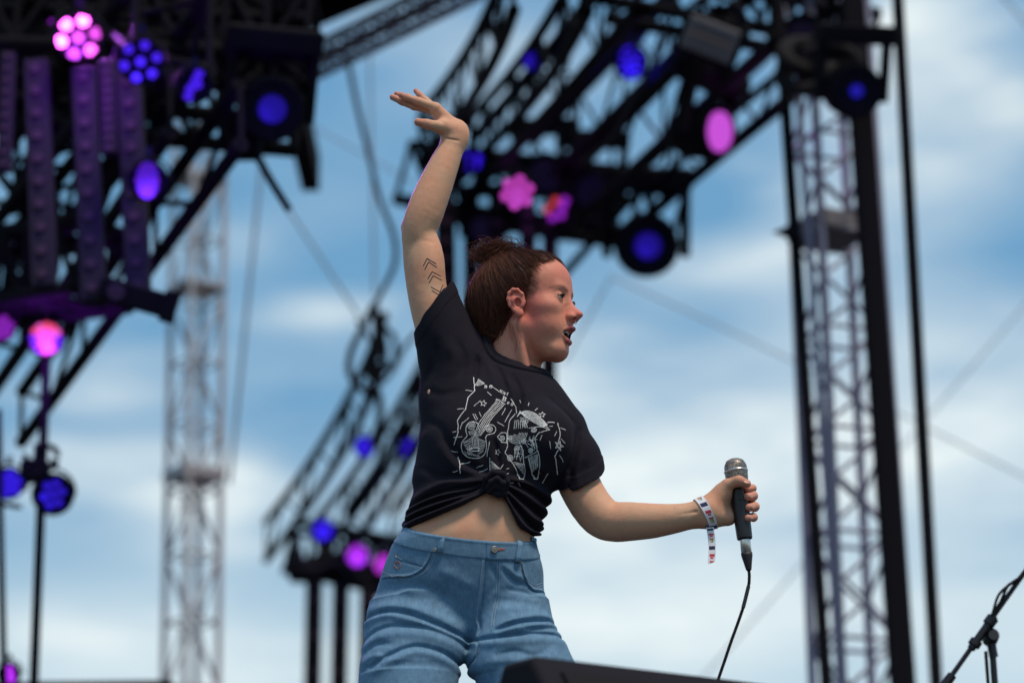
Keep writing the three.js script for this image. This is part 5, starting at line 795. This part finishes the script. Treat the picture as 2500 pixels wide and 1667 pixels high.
{
  const r = rng(404), pos = [], nor = [], col = [], idx = [];
  function strand(pts, rad, tone, sides = 4) {
    const base = pos.length / 3, n = pts.length, t = new THREE.Vector3(), a = new THREE.Vector3(), b = new THREE.Vector3();
    for (let i = 0; i < n; i++) {
      t.copy(pts[Math.min(n - 1, i + 1)]).sub(pts[Math.max(0, i - 1)]).normalize(); a.set(0.31, 0.9, 0.2).cross(t).normalize(); b.copy(t).cross(a);
      const w = rad * Math.min(1, 0.25 + 3 * Math.min(i, n - 1 - i) / n);
      for (let s = 0; s < sides; s++) { const q = s / sides * Math.PI * 2, cx = Math.cos(q), cy = Math.sin(q), X = a.x * cx + b.x * cy, Y = a.y * cx + b.y * cy, Z = a.z * cx + b.z * cy; pos.push(pts[i].x + X * w, pts[i].y + Y * w, pts[i].z + Z * w); nor.push(X, Y, Z); col.push(...tone); }
    }
    for (let i = 0; i + 1 < n; i++) for (let s = 0; s < sides; s++) { const p = base + i * sides + s, q = base + i * sides + (s + 1) % sides; idx.push(p, q, p + sides, q, q + sides, p + sides); }
  }
  // lengths of hair lying on the head and drawn to the bun
  let made = 0, tries = 0;
  while (made < 6500 && tries++ < 60000) {
    const th = r() * Math.PI * 2, ph = Math.acos(2 * r() - 1), p = v(Math.sin(ph) * Math.cos(th) * 0.09, Math.cos(ph) * 0.1, Math.sin(ph) * Math.sin(th) * 0.12);
    pullTo(capBase, p, 0.001);
    const edge = p.z - hairLineZ(Math.abs(p.x), p.y); if (edge > 0.004 || p.y < -0.1) continue;
    const nearLine = edge > -0.02, n = 11, pts = [], lift = (r() < 0.12 ? 0.006 : 0.0024) * r() + 0.0003, wave = (r() - 0.5) * 0.006, len = 0.35 + r() * 0.65, d0 = p.distanceTo(BUN), f0 = r() * 6;
    const target = BUN.clone().add(v((r() - 0.5) * 0.03, -0.012, (r() - 0.3) * 0.03));
    for (let i = 0; i < n; i++) { const t = i / (n - 1) * len, q = p.clone().lerp(target, t); q.x += wave * Math.sin(t * 5 + f0); q.z += wave * Math.cos(t * 4 + f0); const mid = capBase(q.x, q.y, q.z); if (mid < 0.02) pullTo(capBase, q, lift + 0.0018 * Math.sin(t * 3.1) - (nearLine && i === 0 ? 0.002 : 0)); pts.push(q); }
    strand(pts, 0.0002 + r() * 0.0004, hairTone(r() * r() + 0.05), 3); made++;
  }
  // fine hair at the hairline
  for (let k = 0; k < 900; k++) {
    const y = -0.02 + r() * 0.105, s = r() < 0.6 ? -1 : 1, p = v(s * (0.03 + r() * 0.045), y, 0); p.z = hairLineZ(Math.abs(p.x), y) - 0.004 + r() * r() * 0.012; pullTo(faceLocal, p, 0.0002);
    const pts = [], dir = BUN.clone().sub(p).normalize(); for (let i = 0; i < 6; i++) { const q = p.clone().addScaledVector(dir, i * 0.006); q.y += 0.002 * noise3(p.x * 60, p.y * 60, i * 0.3); pullTo(faceLocal, q, 0.0004 + i * 0.0008); pts.push(q); }
    strand(pts, 0.00016 + r() * 0.00014, hairTone(0.35 + r() * 0.5), 3);
  }
  // bun: loops of hair wound round one another
  for (let k = 0; k < 1300; k++) {
    const c = BUN.clone().add(v((r() - 0.5) * 0.058, 0.006 + (r() - 0.5) * 0.03, (r() - 0.5) * 0.062)), R = 0.008 + r() * 0.026, n = 14, pts = [], a0 = r() * 6.28, sweep = 2 + r() * 4, tx = (r() - 0.5) * 1.5, tz = (r() - 0.5) * 1.5, flat = 0.35 + r() * 0.4;
    const e = new THREE.Euler(tx, r() * 6, tz);
    for (let i = 0; i < n; i++) { const a = a0 + sweep * i / (n - 1); pts.push(v(Math.cos(a) * R, (r() - 0.5) * 0.001 + 0.004 * Math.sin(a * 2 + k), Math.sin(a) * R * (0.7 + flat * 0.5)).applyEuler(e).multiply(v(1, 1, 1)).add(c)); }
    strand(pts, 0.0003 + r() * 0.0005, hairTone(r() * r() + 0.08), 3);
  }
  // fly-aways standing off the head
  for (let k = 0; k < 420; k++) {
    const th = r() * Math.PI * 2, ph = Math.acos(2 * r() - 1), p = v(Math.sin(ph) * Math.cos(th) * 0.09, Math.cos(ph) * 0.1, Math.sin(ph) * Math.sin(th) * 0.12); pullTo(capBase, p, 0.001);
    if (p.z - hairLineZ(Math.abs(p.x), p.y) > 0.002 || p.y < -0.08) continue;
    const pts = [], H = 0.003 + r() * 0.009, len = 0.3 + r() * 0.5, f0 = r() * 6; for (let i = 0; i < 10; i++) { const t = i / 9, q = p.clone().lerp(BUN, t * len); pullTo(capBase, q, 0.001 + H * Math.sin(t * 3.1)); q.x += 0.004 * Math.sin(t * 6 + f0); q.y += 0.003 * Math.cos(t * 5 + f0); pts.push(q); }
    strand(pts, 0.00016 + r() * 0.00014, hairTone(r()), 3);
  }
  // strays
  for (let k = 0; k < 130; k++) {
    const c = BUN.clone().add(v((r() - 0.5) * 0.06, 0, (r() - 0.5) * 0.06)), d = v(r() - 0.5, 0.4 + r() * 0.6, r() - 0.65).normalize(), pts = [], L = 0.03 + r() * 0.03, bend = v((r() - 0.5), -0.6, (r() - 0.5)).multiplyScalar(0.03);
    for (let i = 0; i < 9; i++) { const t = i / 8; pts.push(c.clone().addScaledVector(d, L * t).addScaledVector(bend, t * t)); } strand(pts, 0.0003, hairTone(0.5 + r() * 0.5), 3);
  }
  for (let k = 0; k < 60; k++) { // loose at the nape
    const p = v((r() - 0.5) * 0.09, -0.06 - r() * 0.03, -0.06 - r() * 0.03); pullTo(capBase, p, 0.0005); const pts = []; for (let i = 0; i < 9; i++) { const t = i / 8; pts.push(p.clone().add(v(0.004 * Math.sin(t * 5 + k), -0.03 * t * (0.5 + r() * 0.1), -0.01 * t + 0.006 * Math.sin(t * 4 + k)))); } strand(pts, 0.00035, hairTone(0.3 + r() * 0.4), 3);
  }
  const g = new THREE.BufferGeometry(); g.setAttribute('position', new THREE.Float32BufferAttribute(pos, 3)); g.setAttribute('normal', new THREE.Float32BufferAttribute(nor, 3)); g.setAttribute('color', new THREE.Float32BufferAttribute(col, 3)); g.setIndex(idx); g.applyMatrix4(headMat);
  part(hair, 'strands', local(g), hairMat).userData.kind = 'stuff';
  // two long strands down the neck
  for (const [pts, rad] of [[[[722, 850], [715, 930], [748, 1010], [752, 1075], [705, 1110]], 0.0003], [[[690, 830], [672, 940], [700, 1040], [708, 1120], [690, 1180]], 0.00028], [[[640, 900], [645, 1000], [672, 1080]], 0.00025]]) part(hair, 'loose_strand', local(new THREE.TubeGeometry(new THREE.CatmullRomCurve3(pts.map((p) => { const q = onSurf(headNeckF, ...q2(...p)); q.z += 0.0012; return q; })), 30, rad, 5)), std([0.05, 0.02, 0.012], 0.5));
}
// ---------- microphone in the hand ----------
{
  const top = P(1793.5, 1120, AZ), end = P(1819, 1316, AZ + 0.0), ax = top.clone().sub(end), L = ax.length(); ax.normalize();
  const t = thing('microphone', 'black handheld microphone with a silver grille in the right-hand fist', 'microphone', end.clone()); t.userData.label = 'black handheld microphone with a silver mesh grille held in the outstretched fist';
  t.quaternion.setFromUnitVectors(UPV, ax);
  const lt = (pts, n = 32) => new THREE.LatheGeometry(pts.map((q) => new THREE.Vector2(q[0], q[1])), n);
  part(t, 'handle', lt([[0.0005, 0], [0.0155, 0], [0.0165, 0.002], [0.017, 0.02], [0.0182, 0.08], [0.0192, 0.112], [0.0205, 0.118], [0.0005, 0.118]]), std([0.012, 0.012, 0.015], 0.42));
  part(t, 'switch', new RoundedBoxGeometry(0.007, 0.016, 0.004, 2, 0.001).translate(0, 0.088, 0.0185), std([0.02, 0.02, 0.022], 0.5));
  const n = 256, d = new Uint8Array(n * n * 4), bd = new Uint8Array(n * n * 4); for (let y = 0; y < n; y++) for (let x = 0; x < n; x++) { const a = Math.max(Math.sin((x + y) * Math.PI / 8), Math.sin((x - y) * Math.PI / 8)), k = a > 0.25 ? 1 : 0.12, j = 0.85 + 0.3 * noise3(x * 0.2, y * 0.2, 3); d.set([190 * k * j, 180 * k * j, 168 * k * j, 255].map((q) => Math.min(255, q)), (y * n + x) * 4); bd.set([k * 255, k * 255, k * 255, 255], (y * n + x) * 4); }
  const mk = (dd, srgb) => { const q = new THREE.DataTexture(dd, n, n); q.wrapS = q.wrapT = THREE.RepeatWrapping; q.magFilter = THREE.LinearFilter; q.repeat.set(3, 1); if (srgb) q.colorSpace = THREE.SRGBColorSpace; q.needsUpdate = true; return q; };
  part(t, 'grille', lt([[0.0212, 0.118], [0.0238, 0.13], [0.0245, 0.145], [0.0243, 0.152], [0.0238, 0.16], [0.0222, L - 0.012], [0.0185, L - 0.005], [0.011, L - 0.001], [0.0005, L]], 40), new THREE.MeshStandardMaterial({ map: mk(d, true), bumpMap: mk(bd), bumpScale: 0.0008, roughness: 0.4, metalness: 0.75 }));
  part(t, 'band', new THREE.TorusGeometry(0.0243, 0.0016, 8, 40).scale(1, 1, 1.6).rotateX(Math.PI / 2).translate(0, 0.148, 0), std([0.7, 0.68, 0.64], 0.3, 1));
  part(t, 'connector', lt([[0.0005, -0.03], [0.0112, -0.03], [0.0115, -0.003], [0.0108, 0.0005], [0.0005, 0.0005]], 28), std([0.62, 0.6, 0.56], 0.28, 1));
  part(t, 'boot', lt([[0.0005, -0.068], [0.0045, -0.068], [0.006, -0.066], [0.009, -0.05], [0.012, -0.036], [0.0122, -0.03], [0.0005, -0.03]], 28), std([0.014, 0.014, 0.016], 0.6));
  // cable
  const c0 = end.clone().addScaledVector(ax, -0.062), pts = [c0, ...[[1830, 1400], [1829, 1427], [1822, 1458], [1814, 1486], [1801, 1524], [1786, 1565], [1770, 1612], [1753, 1662], [1735, 1720], [1716, 1790]].map((q) => P(q[0], q[1], AZ))], last = pts[pts.length - 1];
  pts.push(V3(last.x - 0.06, STAGE_Y + 0.12, last.z + 0.03), V3(last.x - 0.18, STAGE_Y + 0.012, last.z + 0.06), V3(last.x - 0.5, STAGE_Y + 0.007, last.z - 0.1));
  const cb = thing('microphone_cable', 'thin black cable falling from the microphone', 'cable', c0.clone());
  part(cb, 'lead', tubeGeo(pts.map((p) => p.clone().sub(c0)), 0.0033, 90, 8), M.rubber);
  const tp = [[1828, 1431], [1821, 1460], [1815, 1483]].map((q) => P(q[0], q[1], AZ).sub(c0)); part(cb, 'tape', tubeGeo(tp, 0.0042, 16, 10), std([0.016, 0.016, 0.018], 0.45));
}
// ---------- paper wristband ----------
{
  const cv = document.createElement('canvas'); cv.width = 512; cv.height = 64; const c = cv.getContext('2d'); c.fillStyle = '#e9eaf0'; c.fillRect(0, 0, 512, 64);
  const marks = (x) => { c.fillStyle = '#c83038'; c.fillRect(x, 8, 14, 44); c.fillRect(x + 16, 18, 8, 26); c.fillStyle = '#2f9a8e'; c.beginPath(); c.arc(x + 50, 30, 14, 0, 7); c.fill(); c.fillStyle = '#e8b040'; c.beginPath(); c.arc(x + 52, 34, 8, 0, 7); c.fill(); c.fillStyle = '#d64a3a'; c.fillRect(x + 34, 12, 8, 36); c.fillStyle = '#1d2448'; c.fillRect(x + 84, 6, 22, 52); };
  marks(10); marks(138); marks(266); marks(394);
  const tx = new THREE.CanvasTexture(cv); tx.colorSpace = THREE.SRGBColorSpace; tx.wrapS = THREE.RepeatWrapping;
  const mat = new THREE.MeshStandardMaterial({ map: tx, roughness: 0.45, side: THREE.DoubleSide });
  const c0 = P(1722, 1252, AZ - 0.002), ax = P(1740, 1247, AZ).sub(P(1700, 1257, AZ)).normalize(), up = V3(0, 1, 0).addScaledVector(ax, -ax.y).normalize(), fw = ax.clone().cross(up).normalize(), N = 64, pos = [], uv = [], idx = [];
  for (let i = 0; i <= N; i++) { const a = i / N * Math.PI * 2; const dir = up.clone().multiplyScalar(Math.cos(a)).addScaledVector(fw, Math.sin(a)); for (const [k, w] of [[0, -0.009], [1, 0.009]]) { const p = c0.clone().addScaledVector(ax, w - Math.cos(a) * 0.008).addScaledVector(dir, 0.04); pullTo(armLowF, p, 0.0022); const q = c0.clone().addScaledVector(ax, w - Math.cos(a) * 0.008); const r = p.clone().sub(q); r.addScaledVector(ax, -r.dot(ax)); pos.push(q.x + r.x, q.y + r.y, q.z + r.z); uv.push(i / N, k); } }
  for (let i = 0; i < N; i++) { const o = i * 2; idx.push(o, o + 2, o + 1, o + 1, o + 2, o + 3); }
  const g = new THREE.BufferGeometry(); g.setAttribute('position', new THREE.Float32BufferAttribute(pos, 3)); g.setAttribute('uv', new THREE.Float32BufferAttribute(uv, 2)); g.setIndex(idx); g.computeVertexNormals();
  const band = part(person, 'wristband', local(g), mat, 'white festival wristband with coloured print');
  const tail = [[1732, 1280, 0.012], [1735, 1296, 0.014], [1738, 1318, 0.012], [1739, 1345, 0.014], [1737, 1378, 0.016]].map((q) => P(q[0], q[1], AZ + q[2])), tp = [], tuv = [], ti = [], cvt = new THREE.CatmullRomCurve3(tail);
  for (let i = 0; i <= 20; i++) { const p = cvt.getPoint(i / 20), w = 0.0078, tw = 0.25 * Math.sin(i / 20 * 4); tp.push(p.x - w * Math.cos(tw), p.y, p.z - w * Math.sin(tw), p.x + w * Math.cos(tw), p.y + (i === 20 ? 0.006 : 0), p.z + w * Math.sin(tw)); tuv.push(0.6 + i / 20 * 0.52, 0, 0.6 + i / 20 * 0.52, 1); }
  for (let i = 0; i < 20; i++) { const o = i * 2; ti.push(o, o + 2, o + 1, o + 1, o + 2, o + 3); }
  const tg = new THREE.BufferGeometry(); tg.setAttribute('position', new THREE.Float32BufferAttribute(tp, 3)); tg.setAttribute('uv', new THREE.Float32BufferAttribute(tuv, 2)); tg.setIndex(ti); tg.computeVertexNormals();
  part(band, 'loose_end', local(tg), mat);
  part(band, 'clip', local(new RoundedBoxGeometry(0.018, 0.008, 0.006, 2, 0.002).translate(P(1733, 1283, AZ + 0.012).x, P(1733, 1283, AZ + 0.012).y, P(1733, 1283, AZ + 0.012).z)), std([0.03, 0.035, 0.08], 0.4));
}
// ---------- monitor wedge at the stage edge ----------
{
  const A = at(1290, 1617, -3.95), yTop = A.y, B = at(1700, 1668, -4.15); B.y = yTop;
  const dir = B.clone().sub(A).setY(0).normalize(), t = thing('monitor_speaker', 'black monitor speaker at the stage edge below the jeans', 'speaker', V3(A.x, STAGE_Y, A.z)), h = yTop - STAGE_Y, side = V3(dir.z, 0, -dir.x); if (side.z < 0) side.negate();
  const s = new THREE.Shape(); s.moveTo(-0.1, 0.012); s.lineTo(0.24, 0.012); s.lineTo(0.24, h * 0.45); s.lineTo(0.0, h); s.lineTo(-0.07, h); s.lineTo(-0.1, h * 0.9); s.closePath();
  const basis = new THREE.Matrix4().makeBasis(side, UPV, side.clone().cross(UPV)); const sgn = side.clone().cross(UPV).dot(dir) > 0 ? 1 : -1, LEN = 0.62;
  const g = new THREE.ExtrudeGeometry(s, { depth: LEN - 0.02, bevelEnabled: true, bevelThickness: 0.01, bevelSize: 0.01, bevelSegments: 2 }); if (sgn < 0) g.translate(0, 0, -LEN + 0.01); else g.translate(0, 0, 0.01); g.applyMatrix4(basis);
  part(t, 'cabinet', g, dull([0.014, 0.013, 0.018], 0.9, 0.3));
  const gr = new THREE.BoxGeometry(0.01, Math.hypot(0.24, h * 0.55) * 0.86, LEN * 0.86).rotateZ(Math.atan2(0.24, h * 0.55)).translate(0.133, h * 0.73, sgn * LEN / 2).applyMatrix4(basis); part(t, 'grille', gr, dull([0.012, 0.012, 0.014], 0.9, 0.3));
  for (const k of [0.1, 0.52]) for (const q of [-0.06, 0.18]) part(t, 'foot', new THREE.CylinderGeometry(0.02, 0.02, 0.014, 12).translate(q, 0.007, sgn * k).applyMatrix4(basis), M.rubber);
}
// ---------- microphone stand at the right edge ----------
{
  const z = -6.1, J = at(2420, 1556, z), foot = V3(J.x, STAGE_Y, J.z), t = thing('microphone_stand', 'black boom microphone stand in the bottom right corner', 'stand', foot), rel = (p) => p.clone().sub(foot);
  const blk = std([0.016, 0.016, 0.018], 0.4, 0.3);
  bar(t, 'boom', rel(at(2300, 1684, z + 0.02)), rel(at(2560, 1316, z + 0.02)), 0.0065, blk, 14); bar(t, 'boom_grip', rel(at(2372, 1584, z + 0.02)), rel(at(2428, 1504, z + 0.02)), 0.0105, blk, 14); bar(t, 'clutch_ring', rel(at(2378, 1576, z + 0.02)), rel(at(2386, 1564, z + 0.02)), 0.016, blk, 16); bar(t, 'clutch_ring', rel(at(2414, 1524, z + 0.02)), rel(at(2426, 1508, z + 0.02)), 0.0155, blk, 16); bar(t, 'counterweight', rel(at(2300, 1684, z + 0.02)), rel(at(2326, 1648, z + 0.02)), 0.012, blk, 16);
  part(t, 'joint', new THREE.CylinderGeometry(0.02, 0.02, 0.03, 24).rotateX(Math.PI / 2 - 0.2).translate(0, rel(J).y, 0), blk); part(t, 'knob', new THREE.CylinderGeometry(0.013, 0.015, 0.02, 10).rotateX(Math.PI / 2).translate(0.002, rel(J).y, 0.024), std([0.03, 0.03, 0.032], 0.5));
  bar(t, 'neck', V3(0, rel(J).y - 0.012, 0), V3(0.004, rel(J).y - 0.05, 0), 0.0115, blk, 14); bar(t, 'tube', V3(0.002, rel(J).y - 0.04, 0), V3(0, 0.3, 0), 0.0085, blk, 14); bar(t, 'tube', V3(0, 0.34, 0), V3(0, 0.05, 0), 0.013, blk, 14);
  for (let i = 0; i < 3; i++) { const a = i * 2.094 + 0.5; bar(t, 'leg', V3(0, 0.22, 0), V3(Math.cos(a) * 0.3, 0.012, Math.sin(a) * 0.3), 0.009, blk, 10); }
  const cs = [[2432, 1502], [2452, 1470], [2468, 1440], [2490, 1420], [2540, 1352]].map((q, i) => rel(at(q[0] - 6, q[1] - (i === 2 ? 10 : 4), z + 0.03))); part(t, 'cable', tubeGeo(cs, 0.004, 30, 8), M.rubber); part(t, 'cable', tubeGeo([rel(at(2424, 1500, z + 0.04)), rel(at(2440, 1452, z + 0.045)), rel(at(2470, 1424, z + 0.04)), rel(at(2500, 1404, z + 0.03))], 0.0035, 24, 8), M.rubber);
  bar(t, 'cable_drop', rel(at(2408, 1590, z + 0.03)), V3(-0.02, 0.02, 0.03), 0.0045, M.rubber, 8);
}
console.log('done');
renderer.render(scene, camera);
